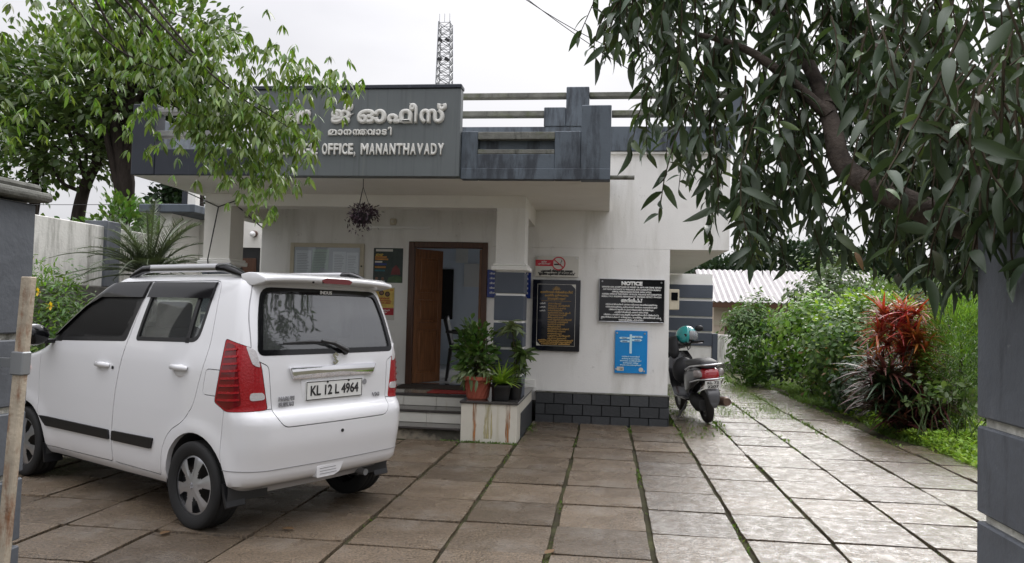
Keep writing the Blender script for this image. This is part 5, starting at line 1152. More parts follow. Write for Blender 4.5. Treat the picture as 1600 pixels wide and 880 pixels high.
# ---------------------------------------------------------------- potted plants by the column
def pot(t, x, y, z, r0, r1, h, m, rim=.018, grooves=False):
    prof = [(r0*.96, 0), (r0, .005)]
    prof += [(r0+(r1-r0)*k/10, h*k/10) for k in range(1, 9)] + [(r1*.97, h*.84), (r1+rim, h*.85), (r1+rim, h), (r1-.012, h), (r1-.02, h*.86)]
    p_ = MB().lathe(prof, (x, y, z), 32, cap=False).build('pot', MAT[m], t, smooth=40)
    MB().lathe([(0, h*.88), (r1-.018, h*.88)], (x, y, z), 24, cap=False).build('soil', MAT['soil'], t)
    if grooves:
        g_ = MB()
        for k in range(18):
            a0 = 2*math.pi*k/18; g_.tube([(x+(r0+(r1-r0)*u+.002)*math.cos(a0+u*.9), y+(r0+(r1-r0)*u+.002)*math.sin(a0+u*.9), z+h*u) for u in (.06,.25,.45,.65,.8)], .004, 5, cap=False)
        g_.build('spiral_rib', MAT[m], p_)['kind'] = 'stuff'
    return p_
zt = .459
t = thing('potted_plant', 'tall leafy plant in a spiral ribbed terracotta pot', 'potted plant', (-1.40, 8.40, zt)); pot(t, -1.40, 8.40, zt, .115, .155, .25, 'terracotta', grooves=True)
P, D = clumps((-1.42, 8.42, 1.0), (.20, .18, .32), 46, 16, .35, .35); leaves('foliage', P, D, .075, 'oval', MAT['leaf_mid'], t)
P, D = clumps((-1.40, 8.40, .76), (.20, .18, .12), 14, 10, .4, .3, droop=.5); leaves('lower_foliage', P, D, .12, 'lance', MAT['leaf_pale'], t)
P, D = clumps((-1.38, 8.38, .98), (.15, .14, .25), 10, 5, .3, .4); leaves('variegated_leaves', P, D, .07, 'oval', MAT['leaf_pale'], t)
stems(MB(), (-1.40, 8.40, .68), [(-1.5, 8.4, 1.2), (-1.38, 8.45, 1.25), (-1.3, 8.38, 1.1), (-1.45, 8.36, 1.05), (-1.25, 8.42, 1.0)], .008, .004).build('stem', MAT['twig'], t)['kind'] = 'stuff'
t = thing('potted_plant', 'spider plant with lime striped leaves in a small black pot', 'potted plant', (-1.13, 8.33, zt)); pot(t, -1.13, 8.33, zt, .085, .11, .17, 'black_plastic', .01)
n = 90; a = rng.uniform(0, 2*math.pi, n); el = rng.uniform(.35, 1.4, n); D = np.stack([np.cos(a)*np.cos(el), np.sin(a)*np.cos(el), np.sin(el)], 1); leaves('leaf_blades', np.tile([-1.13, 8.33, zt+.16], (n, 1))+D*.02, D, .27, 'strap', MAT['leaf_lime'], t, roll=.1)
t = thing('potted_plant', 'tall croton with drooping whorls of pale leaves before the column', 'potted plant', (-1.00, 8.47, zt)); 
pot(t, -1.0, 8.50, zt, .07, .09, .17, 'black_plastic', .008); bx_, by_ = -1.0, 8.50
for hx, hy, hz, nn_ in ((-1.04, 8.46, 1.26, 26), (-1.0, 8.5, 1.08, 10), (-.91, 8.47, .96, 34), (-.95, 8.5, .80, 18)):
    a = rng.uniform(0, 2*math.pi, nn_); el = rng.uniform(-.6, .7, nn_); D = np.stack([np.cos(a)*np.cos(el), np.sin(a)*np.cos(el), np.sin(el)], 1); leaves('leaf_whorl', np.tile([hx, hy, hz], (nn_, 1))+rng.normal(0, .02, (nn_, 3)), D, .17, 'mango', MAT['leaf_pale' if hz > 1.2 else 'leaf_back'], t)
    MB().tube([(bx_, by_, zt+.15), ((bx_+hx)/2+.01, (by_+hy)/2, (zt+.15+hz)/2), (hx, hy, hz)], [.008, .007, .005], 6).build('stem', MAT['twig'], t)
mt = box('door_mat', mat('mat_red', (.24,.035,.03), .9, .2, var=.3, vscale=40, bump=.3, bscale=150), None, -2.10, -1.50, 8.93, 9.25, .4375, .449, bevel=.004); tag(mt, 'dark red door mat on the porch floor edge', 'mat')
mt = box('door_mat', mat('mat_brown', (.045,.035,.028), .95, .2, var=.3, vscale=40, bump=.3, bscale=150), None, -2.62, -1.62, 9.35, 9.78, .4375, .450, bevel=.004); tag(mt, 'dark brown coir door mat before the entrance', 'mat')
# plastic chairs
def chair(label, x, y, z, rz):
    c = thing('plastic_chair', label, 'chair', (x, y, z), rz, 'moulded black chairs at the office')
    V = []; nU, nV = 9, 8
    for i in range(nU):
        for k in range(nV):
            u, v = i/(nU-1)*2-1, k/(nV-1); wd_ = .24-.03*v; V.append((u*wd_, .20+.10*v-.05*(1-u*u), .46+.44*v-.06*abs(u)**4*v))
    bk_ = MB(); bk_.add(V, [(i*nV+k, i*nV+k+1, (i+1)*nV+k+1, (i+1)*nV+k) for i in range(nU-1) for k in range(nV-1)]); o = bk_.build('backrest', MAT['black_plastic'], c, True, 60); o.modifiers.new('t', 'SOLIDIFY').thickness = .02
    MB().box(-.24, .24, -.24, .22, .42, .45).build('seat', MAT['black_plastic'], c, True, None, .02, 2)
    for sx in (-1, 1):
        for sy in (-1, 1): MB().tube([(sx*.21, sy*.19, .43), (sx*.25, sy*.24, 0)], [.026, .018], 8).build('leg', MAT['black_plastic'], c, True)
        MB().tube([(sx*.25, .26, .68), (sx*.28, .05, .67), (sx*.28, -.18, .64), (sx*.25, -.22, .43)], [.02, .024, .024, .02], 8).build('armrest', MAT['black_plastic'], c, True, 60)
chair('black plastic chair on the porch partly hidden behind the car', -3.0, 9.35, .438, R(200))
chair('dark moulded chair inside the office seen through doorway', -2.0, 10.75, .442, R(100))
# hanging basket
hb = thing('hanging_basket', 'purple trailing plant in a basket hanging from the canopy edge', 'hanging plant', (-2.50, 7.55, 2.35))
MB().lathe([(.02,-.09),(.07,-.07),(.10,0),(.105,.01),(.09,.01),(.06,-.05)], (-2.50, 7.55, 2.37), 20, cap=False).build('bowl', MAT['black_plastic'], hb, smooth=50)
cd_ = MB()
for k in range(3): a_ = k*2.1+.4; MB().tube([(-2.50+.10*math.cos(a_), 7.55+.10*math.sin(a_), 2.38), (-2.50, 7.55, 2.66)], .003, 5).build('cord', MAT['black_cable'], hb)
MB().tube([(-2.50, 7.55, 2.66), (-2.50, 7.55, 2.742)], .004, 5).build('hook', MAT['black_cable'], hb)
P, D = clumps((-2.50, 7.55, 2.385), (.13, .13, .08), 50, 12, .5, .3, droop=.5); P2 = np.stack([-2.50+rng.normal(0, .06, 160), 7.55+rng.normal(0, .06, 160), 2.36-np.abs(rng.normal(0, .07, 160))], 1); leaves('foliage', np.vstack([P, P2]), np.vstack([D, rng.normal(0, .5, (160, 3))-[0, 0, .6]]), .035, 'tiny', MAT['leaf_purple'], hb)
# ---------------------------------------------------------------- weeds in the joints
Pg, Dg = [], []
for jx in JX[9:18]:
    for y in np.arange(4.2, 18.5, .035):
        if jx < -.8 and y > 8.2: continue
        if jx < .8 and y > 9.75: continue
        dens = .5+.5*math.sin(y*1.9+jx*5.1)+.45*math.sin(y*4.7+jx*2.3)
        if jx > .8 and y > 9: dens += .9
        if jx < -1.0: dens -= .5
        k = int(max(0, rng.poisson(max(0, dens-(.35 if y > 9 else .6))*3.0)))
        for _ in range(k): Pg.append((jx+rng.normal(0, .02 if y < 9 else .045), y+rng.uniform(0, .035), .012)); Dg.append((rng.normal(0, .55), rng.normal(0, .55), 1))
for _ in range(900):   # against the planter and the plinth
    s_ = rng.random(); x, y = (rng.uniform(-1.75, -.9), 8.15+rng.normal(0, .025)) if s_ < .5 else (-.90+abs(rng.normal(0, .03)), rng.uniform(8.2, 9.6)) if s_ < .75 else (rng.uniform(.84, 1.3), rng.uniform(9.0, 11.0))
    Pg.append((x, y, .012)); Dg.append((rng.normal(0, .6), rng.normal(0, .6), 1))
Pg = np.array(Pg); Dg = np.array(Dg); big = rng.uniform(.012, .034, len(Pg))*(1+.5*(Pg[:, 1] > 9))
o = leaves('joint_weeds', Pg, Dg, big, 'tiny', MAT['leaf_grass']); tag(o, 'short green weeds growing in the joints of the paving', 'weeds')
# verge along the drive
n = 26000; y = rng.uniform(7.2, 19.5, n); e = 3.62-.035*(y-8)+.12*np.sin(y*1.7)
x = e+np.abs(rng.normal(0, .45, n)) ; z = np.zeros(n)+.01
D = np.stack([rng.normal(0, .5, n), rng.normal(0, .5, n), np.ones(n)], 1)
o = leaves('verge_grass', np.stack([x, y, z], 1), D, rng.uniform(.04, .11, n), 'grass', MAT['leaf_grass']); tag(o, 'low green grass verge along the right of the drive', 'grass')
n = 9000; y = rng.uniform(11, 19.5, n); x = np.where(rng.random(n) < .45, rng.normal(2.45+.02*(y-12), .16, n), np.where(rng.random(n) < .5, rng.uniform(.85, 1.35, n), rng.normal(1.75, .1, n)))
o = leaves('path_grass', np.stack([x, y, np.full(n, .02)], 1), np.stack([rng.normal(0, .5, n), rng.normal(0, .5, n), np.ones(n)], 1), rng.uniform(.03, .09, n), 'grass', MAT['leaf_grass']); tag(o, 'grass strips overgrowing the far end of the drive', 'grass')
n = 15000; x = 3.55+np.abs(rng.normal(0, .75, n)); y = rng.uniform(7.6, 12.5, n); h_ = .16*np.exp(-((x-4.1)/.5)**2)+.07+.05*np.sin(x*5+y*3)
z = rng.random(n)*h_
o = leaves('ground_cover', np.stack([x, y, z], 1), np.stack([rng.normal(0, .9, n), rng.normal(0, .9, n)-.2, rng.uniform(.1, 1, n)], 1), rng.uniform(.035, .075, n), 'tiny', MAT['leaf_lime']); tag(o, 'lime green ground cover mat at the foot of the red shrub', 'ground cover')
# ---------------------------------------------------------------- garden on the right
G_ = 'garden shrubs along the drive'
shrub('shrub', 'upright dark green shrub nearest the striped wall and tiled house', 'shrub', (3.0, 16.4, 0), (3.0, 16.4, .92), (.55, .55, .90), 120, 26, .13, 'mango', 'leaf_mid', G_, sd_=.28, droop=.2)
shrub('shrub', 'loose yellow green shrub beside the dark upright shrub', 'shrub', (3.75, 14.8, 0), (3.75, 14.8, 1.05), (.75, .7, .80), 110, 26, .10, 'oval', 'leaf_fresh', G_, sd_=.3, extra=(('dark_leaves', 40, 16, .10, 'oval', 'leaf_deep', (3.75, 14.8, .7), (.7, .65, .6)),))
shrub('shrub', 'broad bushy green shrub in the middle of the garden bed', 'shrub', (3.95, 12.8, 0), (3.95, 12.8, .88), (.85, .8, .85), 170, 28, .085, 'oval', 'leaf_mid', G_, sd_=.28, extra=(('lime_tips', 40, 16, .075, 'oval', 'leaf_lime', (3.95, 12.75, 1.15), (.75, .7, .65)), ('dry_leaves', 14, 8, .07, 'oval', 'leaf_yellowing', (3.9, 12.6, .7), (.8, .75, .6))))
shrub('shrub', 'bright lime topped shrub behind the red cordyline', 'shrub', (4.5, 13.4, 0), (4.5, 13.6, 1.25), (.75, .7, .62), 120, 24, .085, 'oval', 'leaf_fresh', G_, sd_=.3, extra=(('lime_tips', 40, 16, .08, 'oval', 'leaf_lime', (4.5, 13.6, 1.45), (.65, .6, .45)),))
shrub('shrub', 'dark low shrub under the lime topped shrub', 'shrub', (3.75, 11.6, 0), (3.75, 11.6, .45), (.5, .5, .45), 80, 24, .08, 'oval', 'leaf_deep', G_)
shrub('flowering_shrub', 'tall shrub dotted with white flowers behind the garden bed', 'shrub', (4.7, 17.0, 0), (4.7, 17.0, 1.6), (.95, .8, 1.2), 170, 24, .10, 'oval', 'leaf_back', G_, sd_=.25, extra=(('white_flowers', 26, 2, .10, 'tiny', 'petal_white', (4.7, 16.9, 1.8), (.95, .8, 1.1)),))
cd = thing('cordyline', 'red and maroon cordyline shrub glowing orange at the top', 'shrub', (3.66, 10.1, 0), group=G_)
for nm, m_, zlo, zhi, rr_, ncr, sz in (('maroon_leaves', 'leaf_maroon', .12, .85, .40, 44, .46), ('dark_leaves', 'leaf_deep', .1, .8, .42, 18, .46), ('orange_leaves', 'leaf_orange', .75, 1.25, .34, 16, .38), ('red_leaves', 'leaf_red', 1.0, 1.55, .30, 22, .38)):
    Pp, Dd = [], []
    for k in range(ncr):
        a_ = rng.uniform(0, 2*math.pi); q = rr_*math.sqrt(rng.random()); hz = rng.uniform(zlo, zhi); c_ = np.array([3.66+q*math.cos(a_), 10.1+q*math.sin(a_), hz])
        nL = 26; a2 = rng.uniform(0, 2*math.pi, nL); el = rng.uniform(-.1, 1.35, nL); Dd.append(np.stack([np.cos(a2)*np.cos(el), np.sin(a2)*np.cos(el), np.sin(el)], 1)); Pp.append(np.tile(c_, (nL, 1)))
    leaves(nm, np.vstack(Pp), np.vstack(Dd), sz*.8, 'strap', MAT[m_], cd, roll=.2)
stems(MB(), (3.66, 10.1, 0), [(3.66+rng.normal(0, .22), 10.1+rng.normal(0, .2), rng.uniform(.5, 1.3)) for _ in range(14)], .016, .01).build('stem', MAT['twig'], cd)['kind'] = 'stuff'
th = thing('conifer', 'soft feathery green conifer beside the right gate pillar', 'conifer', (4.25, 9.9, 0), group=G_)
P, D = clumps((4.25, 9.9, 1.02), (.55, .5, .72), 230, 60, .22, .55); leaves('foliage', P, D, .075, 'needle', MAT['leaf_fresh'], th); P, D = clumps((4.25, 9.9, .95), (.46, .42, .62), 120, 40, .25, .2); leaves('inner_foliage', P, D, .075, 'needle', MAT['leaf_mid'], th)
MB().tube([(4.25, 9.9, 0), (4.25, 9.9, 1.2)], [.04, .015], 8).build('trunk', MAT['twig'], th)
for k, (x, y, h_, lab) in enumerate(((3.82, 9.0, .78, 'spindly stemmed plant with pale leaves in front of the conifer'), (3.98, 8.8, .62, 'small bare stemmed plant with few leaves near the gate pillar'), (3.62, 9.35, .70, 'slender pale leaved plant in front of the cordyline'))):
    t = thing('small_plant', lab, 'plant', (x, y, 0)); tips = [(x+rng.normal(0, .18), y+rng.normal(0, .12), h_*rng.uniform(.6, 1.1)) for _ in range(7)]
    stems(MB(), (x, y, 0), tips, .008, .004).build('stem', MAT['leaf_back'], t)['kind'] = 'stuff'
    Pp = np.vstack([np.tile(q, (9, 1)) for q in tips])+rng.normal(0, .03, (63, 3)); leaves('foliage', Pp, rng.normal(0, 1, (63, 3))+[0, 0, .3], .085, 'oval', MAT['leaf_back'], t)
    if k == 1: leaves('yellow_flower', np.tile(tips[0], (6, 1)), rng.normal(0, 1, (6, 3))+[0, -.5, .4], .04, 'tiny', MAT['petal_yellow'], t)
# ---------------------------------------------------------------- left: allamanda and date palm
al = shrub('flowering_bush', 'green bush with yellow trumpet flowers beside the left gate pillar', 'bush', (-5.75, 7.2, 0), (-5.75, 7.2, .95), (.55, .5, .75), 170, 22, .075, 'mango', 'leaf_mid', None, sd_=.28, extra=(('brighter_leaves', 60, 12, .075, 'mango', 'leaf_fresh', (-5.65, 7.1, 1.05), (.5, .5, .7)),))  # second scatter of leaves in a brighter green
for fx, fz in ((44, 400), (60, 458), (86, 482)):
    q = (-5.42+(fx-60)*.0055, 6.75, 1.50-(fz-458)*.0055)
    a_ = np.arange(5)*2*math.pi/5; D = np.stack([np.cos(a_), -.7*np.ones(5), np.sin(a_)], 1); leaves('yellow_flower', np.tile(q, (5, 1)), D, .055, 'tiny', MAT['petal_yellow'], al, jitter=.05, roll=.1)
pm = thing('date_palm', 'young feathery date palm behind the parked car', 'palm', (-5.85, 9.2, 0))
MB().tube([(-5.85, 9.2, 0), (-5.85, 9.2, .9), (-5.85, 9.2, 1.8)], [.15, .14, .09], 12).build('trunk', MAT['bark_dark'], pm, smooth=60)
for k in range(56):
    a_ = k*2.399; el = 1.38-1.15*(k/56)+rng.normal(0, .1); L = rng.uniform(1.0, 1.4); d0 = np.array([math.cos(a_)*math.cos(el), math.sin(a_)*math.cos(el), math.sin(el)])
    s_ = np.linspace(0, 1, 15)[:, None]; pts = np.array([-5.85, 9.2, 1.75])+d0*s_*L+np.array([0, 0, -1])*(s_**2)*L*(.28+.25*math.cos(el))
    mbx = MB().tube([tuple(p) for p in pts], [.011*(1-.8*i/14)+.002 for i in range(15)], 5, cap=False)
    mbx.v = [tuple(Vector(q)-wloc(pm)) for q in mbx.v]
    # leaflets in two ranks
    tg = np.gradient(pts, axis=0); tg /= np.linalg.norm(tg, axis=1, keepdims=True); sd2 = np.cross(tg, [0, 0, 1.]); sd2 /= np.linalg.norm(sd2, axis=1, keepdims=True)+1e-6
    ii = np.linspace(1.5, 14, 30); i0 = np.clip(ii.astype(int), 0, 13); fr_ = (ii-i0)[:, None]; pp = pts[i0]*(1-fr_)+pts[np.minimum(i0+1, 14)]*fr_
    for sgn in (1, -1):
        DD = tg[i0]*.75+sd2[i0]*sgn*.95+np.array([0, 0, .12]); DD += rng.normal(0, .08, DD.shape)
        TV, TF = LT['needle']; Mx = frames(DD, None, None)*(.26*(1-.45*np.linspace(0, 1, 30))*rng.uniform(.85, 1.1, 30))[:, None, None]
        VV = (np.einsum('nij,kj->nki', Mx*np.array([.6, 1, 1])[None, None, :], TV)+(pp-np.array(wloc(pm)))[:, None, :]).reshape(-1, 3); FF = (TF[None]+(np.arange(30)*len(TV))[:, None, None]).reshape(-1, 4); mbx.add(VV.tolist(), FF.tolist())
    me = bpy.data.meshes.new('frond'); me.from_pydata(mbx.v, [], mbx.f); link_mesh('frond', me, MAT['leaf_palm'], pm)
hr = thing('handrail', 'dull steel handrail stub behind the car bonnet', 'rail', (-5.3, 7.9, 0)); MB().tube([(-5.3, 7.9, 0), (-5.3, 7.9, .95), (-4.6, 8.1, .98)], .02, 8).build('pipe', MAT['galvanised'], hr)
# fallen leaves
for k, (x, y, lab) in enumerate(((-2.62, 4.35, 'fallen yellow leaf on paving near the rear car wheel'), (-1.9, 4.62, 'curled pale leaf on the paving beside rear tyre'), (-.28, 4.55, 'dead brown leaf lying across a joint at the front'))):
    TV, TF = LT['oval']; me = np_mesh('fallen_leaf', TV*np.array([.09, .09, .03])+[0, 0, .05], TF, True); o = link_mesh('fallen_leaf', me, MAT['leaf_yellowing']); o.location = (x, y, .0); o.rotation_euler = (0, 0, k*1.3); tag(o, lab, 'leaf', 'fallen leaves on the paving')
# ================================================================ trees
def limb(mb, pts, r0, r1, n=10, sub=5):
    """smooth tapering limb through points"""
    P = [np.array(p, float) for p in pts]; out = []
    for i in range(len(P)-1):
        p0, p1, p2, p3 = P[max(i-1, 0)], P[i], P[i+1], P[min(i+2, len(P)-1)]
        for k in range(sub):
            t = k/sub; out.append(.5*((2*p1)+(-p0+p2)*t+(2*p0-5*p1+4*p2-p3)*t*t+(-p0+3*p1-3*p2+p3)*t**3))
    out.append(P[-1]); m = len(out); mb.tube([tuple(q) for q in out], [r0+(r1-r0)*i/(m-1) for i in range(m)], n); return out
def leaf_objects(t, P, D, size, tpl, m, nobj, key, roll=.5, alt=None):
    """the nobj leaves that show largest become parts, the rest one crown mesh"""
    P, D, size = np.asarray(P), np.asarray(D), np.asarray(size); idx = np.argsort(key); near = idx[:nobj]; rest = idx[nobj:]
    TV, TF = LT[tpl]; base = np_mesh('leaf', TV, TF, True); base.materials.append(m)
    M = frames(D[near], None, rng.normal(0, roll, len(near))); w0 = np.array(wloc(t))
    for k, i in enumerate(near):
        o = bpy.data.objects.new('leaf', base); COL.objects.link(o); o.parent = t
        A = Matrix([list(r_) for r_ in M[k]*size[i]]).to_4x4(); A.translation = Vector((P[i]-w0).tolist()); o.matrix_basis = A
    if alt is not None:
        k = rng.random(len(rest)) < .22; leaves('young_leaves', P[rest[k]], D[rest[k]], size[rest[k]]*.8, tpl, alt, t, jitter=.2, roll=roll); rest = rest[~k]
    leaves('crown', P[rest], D[rest], size[rest], tpl, m, t, jitter=.0, roll=roll)
# ---------------------------------------------------------------- right: big-leaved tree overhanging the gate
rt = thing('broadleaf_tree', 'dark long leaved tree overhanging the gate from the right', 'tree', (2.0, 3.55, 0))
tr_ = MB(); limb(tr_, [(2.0, 3.55, 0), (2.0, 3.55, .8), (1.93, 3.5, 1.45), (1.75, 3.45, 1.85)], .13, .10, 12); tr_.build('trunk', MAT['bark_tan'], rt, smooth=60)
bm_ = MB(); limb(bm_, [(1.9, 3.5, 1.55), (1.55, 3.4, 1.80), (1.26, 3.40, 1.93), (1.06, 3.62, 2.12), (1.03, 3.75, 2.36), (1.0, 3.92, 2.62), (.85, 4.2, 3.1), (.5, 4.5, 3.5)], .068, .022, 12)
bm_.build('limb', MAT['bark_tan'], rt, smooth=60)
for pts, r0 in (([(1.75, 3.45, 1.85), (2.0, 3.6, 2.5), (2.1, 3.9, 3.2), (1.9, 4.2, 3.8)], .08), ([(1.03, 3.8, 2.45), (1.4, 4.2, 2.9), (1.7, 4.5, 3.3)], .04), ([(.85, 4.2, 3.1), (.3, 4.0, 3.3), (-.1, 3.9, 3.25)], .025), ([(1.02, 3.75, 2.4), (.7, 3.9, 2.75), (.4, 4.0, 2.9)], .03), ([(2.05, 3.7, 2.7), (2.4, 3.3, 2.9), (2.2, 2.8, 2.8), (1.7, 2.4, 2.6)], .04)):
    q = MB(); limb(q, pts, r0, r0*.35, 8); q.build('branch', MAT['bark_tan'], rt, smooth=60)
zbX = [-.06, .03, .10, .22, .35, .5, .62, .75, .88, .97, 1.03, 1.10, 1.22, 1.32, 1.45, 1.6, 1.9, 2.4, 3.2]
zbZ = [2.75, 2.66, 2.74, 2.52, 2.25, 1.92, 1.66, 1.58, 1.62, 1.80, 2.12, 2.30, 2.05, 1.72, 1.58, 1.48, 1.5, 1.5, 1.6]
Pl, Dl, Sl = [], [], []; tw = MB()
def strand(x, y, z0, L, lean, sz, dens=.036):
    sz = sz*.9
    nL = max(3, int(L/dens)); px_, py_ = rng.normal(0, .07, 2)
    pts = [(x+lean[0]*L*u+px_*math.sin(u*2.5), y+lean[1]*L*u+py_*math.sin(u*2), z0-L*u) for u in np.linspace(0, 1, 5)]
    tw.tube(pts, [.0045, .004, .0035, .003, .002], 4, cap=False)
    for k in range(nL):
        u = (k+.5)/nL; i = min(3, int(u*4)); f = u*4-i; p = np.array(pts[i])*(1-f)+np.array(pts[i+1])*f; a_ = k*2.4+rng.normal(0, .4); sp = rng.uniform(.25, 1.2)
        Pl.append(p); Dl.append((math.cos(a_)*sp, math.sin(a_)*sp, -1+rng.uniform(-.1, .9))); Sl.append(sz*rng.uniform(.55, 1.25))
for k in range(430):
    x = rng.uniform(-.02, 2.6); y = rng.uniform(3.55, 4.75); xe = x*4.1/y; zb = np.interp(xe, zbX, zbZ); zb = 1.44+(zb+.10-1.44)*y/4.1
    lo = zb+abs(rng.normal(0, .10)) if rng.random() < .5 else zb+rng.uniform(.1, 1.3)
    if rng.random() < .35 and xe < .95: continue
    L = rng.uniform(.35, .85); strand(x+rng.normal(0, .03), y, lo+L, L, (rng.normal(0, .15), rng.normal(0, .12)), .145)
for k in range(60):   # upper crown
    x = rng.uniform(.1, 3.0); y = rng.uniform(3.6, 5.6); strand(x, y, rng.uniform(2.9, 4.1), rng.uniform(.4, .8), (rng.normal(0, .3), rng.normal(0, .2)), .15)
for x, z0, L in ((-.05, 2.98, .22), (.02, 3.05, .30), (.06, 3.1, .22), (.15, 3.0, .25)): strand(x, 3.95, z0, L, (0, 0), .13, .05)
for k in range(26): strand(rng.uniform(1.05, 1.75), rng.uniform(2.25, 2.9), rng.uniform(2.1, 2.9), rng.uniform(.35, .6), (rng.normal(0, .2), rng.normal(0, .2)), .14, .04)
for k in range(16): strand(rng.uniform(.98, 1.35), rng.uniform(3.0, 3.25), rng.uniform(2.25, 2.6), rng.uniform(.25, .4), (rng.normal(0, .2), rng.normal(0, .2)), .13, .04)
for k in range(22): strand(rng.uniform(1.15, 1.75), rng.uniform(2.95, 3.25), rng.uniform(2.1, 2.6), rng.uniform(.3, .5), (rng.normal(0, .2), rng.normal(0, .2)), .14, .04)
for k in range(12): strand(rng.uniform(.92, 1.35), rng.uniform(3.15, 3.5), rng.uniform(2.5, 2.9), rng.uniform(.3, .5), (rng.normal(0, .2), rng.normal(0, .2)), .14, .04)
for k in range(16): strand(rng.uniform(1.03, 1.16), rng.uniform(2.05, 2.6), rng.uniform(1.95, 2.2), rng.uniform(.3, .45), (rng.normal(0, .15), rng.normal(0, .2)), .12, .04)
for x, y, z0, L in ((1.08, 2.35, 2.0, .45), (1.12, 2.5, 1.95, .40), (1.02, 2.45, 2.05, .38), (1.13, 2.25, 1.9, .35), (.97, 2.6, 2.1, .42), (1.05, 2.2, 2.15, .5), (.93, 2.5, 2.25, .45), (1.10, 2.6, 2.2, .5), (1.0, 2.3, 2.3, .5), (1.15, 2.4, 2.4, .5), (1.2, 2.7, 2.3, .6), (1.1, 2.1, 2.0, .45)): strand(x, y, z0, L, (rng.normal(0, .2), rng.normal(0, .2)), .135, .04)
tw.build('twig', MAT['twig'], rt)['kind'] = 'stuff'
Pl, Dl, Sl = np.array(Pl), np.array(Dl), np.array(Sl); key = np.linalg.norm(Pl-[0, 0, 1.44], axis=1)/Sl + (Pl[:, 0] < -.3)*100 + (Pl[:, 2]-1.44 > .42*Pl[:, 1])*50
leaf_objects(rt, Pl, Dl, Sl, 'mango', MAT['leaf_dark'], 300, key, .7, MAT['leaf_light'])
yl = leaves('yellowing_leaf', [(1.02, 3.35, 1.72)], [(.3, -.5, -.8)], .10, 'mango', MAT['leaf_yellowing'], rt, kind=None); yl['label'] = 'single yellowing orange leaf'
# ---------------------------------------------------------------- left: drooping compound-leaved tree over the car
lt = thing('compound_leaf_tree', 'light green tree with drooping leaf sprays over the car', 'tree', (-6.1, 4.4, 0))
q = MB(); limb(q, [(-6.1, 4.4, 0), (-6.05, 4.45, 1.5), (-5.7, 4.6, 3.0), (-5.1, 4.8, 4.4), (-4.8, 4.9, 4.9)], .16, .07, 12); q.build('trunk', MAT['bark_dark'], lt, smooth=60)
TIPS = [(-2.45, 5.0, 2.75, 3.2), (-2.55, 4.9, 2.6, 3.1), (-2.65, 5.1, 2.5, 3.0), (-2.4, 5.2, 2.9, 3.3), (-2.3, 4.95, 2.7, 3.2), (-2.75, 5.0, 2.7, 3.1), (-1.85, 5.1, 2.95, 3.4), (-2.12, 5.0, 2.50, 3.15), (-2.2, 4.9, 2.30, 3.0), (-2.30, 4.9, 2.22, 2.9), (-2.42, 5.2, 2.18, 2.9), (-2.9, 4.9, 2.45, 2.85), (-2.15, 5.3, 3.05, 3.5), (-1.95, 5.4, 3.12, 3.6), (-2.55, 5.3, 3.3, 3.7), (-2.2, 4.9, 2.7, 3.2), (-2.6, 5.0, 2.75, 3.2), (-4.1, 4.9, 2.75, 3.0), (-3.7, 5.4, 2.9, 3.3), (-4.4, 5.2, 2.7, 3.2), (-3.0, 5.3, 3.5, 3.8), (-3.5, 5.5, 3.5, 3.9), (-4.0, 5.4, 3.4, 3.8), (-2.3, 5.0, 2.95, 3.4), (-2.15, 5.05, 2.62, 3.2), (-2.9, 4.8, 2.95, 3.3), (-3.4, 5.1, 3.1, 3.5), (-4.3, 5.0, 3.1, 3.5), (-2.3, 5.15, 2.45, 3.05), (-2.5, 5.1, 2.45, 3.0), (-2.1, 4.8, 2.6, 3.1), (-2.35, 5.15, 2.55, 3.1), (-2.1, 5.1, 2.75, 3.2), (-2.7, 5.1, 3.05, 3.4), (-2.25, 5.05, 2.35, 2.95), (-4.0, 4.6, 2.75, 3.1), (-4.5, 4.8, 2.95, 3.3), (-3.2, 5.0, 3.3, 3.6)]
Pl, Dl, Sl = [], [], []
mains = []
for k, (x, y, z, zc) in enumerate(TIPS):
    s0 = np.array([-4.7+rng.uniform(-.6, .9), 4.9+rng.normal(0, .1), 4.75+rng.normal(0, .2)]); mid = np.array([(x-4.9)/2-.1, (y+4.9)/2+rng.normal(0, .15), (zc+.35)*.55+4.5*.45+rng.normal(0, .1)]); m2 = np.array([x*.72-5.3*.28, y, zc-.02]) if 0 else np.array([x-.55, y+rng.normal(0, .06), (zc*.6+z*.4)+.06])
    if k % 5 and mains:      # side branch leaving the nearest main limb
        mp_ = min(mains, key=lambda q: np.linalg.norm(q[len(q)//2]-mid)); s0 = mp_[int(len(mp_)*rng.uniform(.38, .6))]; mid = (s0+m2)/2+np.array([0, 0, .08])+rng.normal(0, .05, 3)
    b = MB(); path = limb(b, [tuple(s0), tuple(mid), tuple(m2), (x, y, z)], .016 if k % 5 == 0 else .008, .002, 6, 7)
    if k % 5 == 0: mains.append(np.array(path)); b.build('branch', MAT['bark_dark'], lt, smooth=60)
    path = np.array(path); n0 = int(len(path)*((.38 if z > 2.8 else .55) if k % 5 == 0 else .33))
    for i in range(n0, len(path)):
        for rep in range(1 if i < len(path)*.65 else (4 if x > -2.5 else 2)):
            p = path[i]+rng.normal(0, .05, 3)+[0, 0, .02]; a_ = rng.uniform(0, 2*math.pi); o_ = rng.uniform(.02, .20); c = p+np.array([math.cos(a_)*o_, math.sin(a_)*o_, -.04-rng.uniform(0, .08)])
            nl = rng.integers(4, 7); ax = rng.uniform(0, 2*math.pi)
            for j in range(nl):
                b_ = ax+(j-(nl-1)/2)*.75; sp = rng.uniform(.45, .95); Pl.append(c+rng.normal(0, .006, 3)); Dl.append((math.cos(b_)*sp, math.sin(b_)*sp, -.75+rng.uniform(-.25, .25))); Sl.append(rng.uniform(.06, .105))
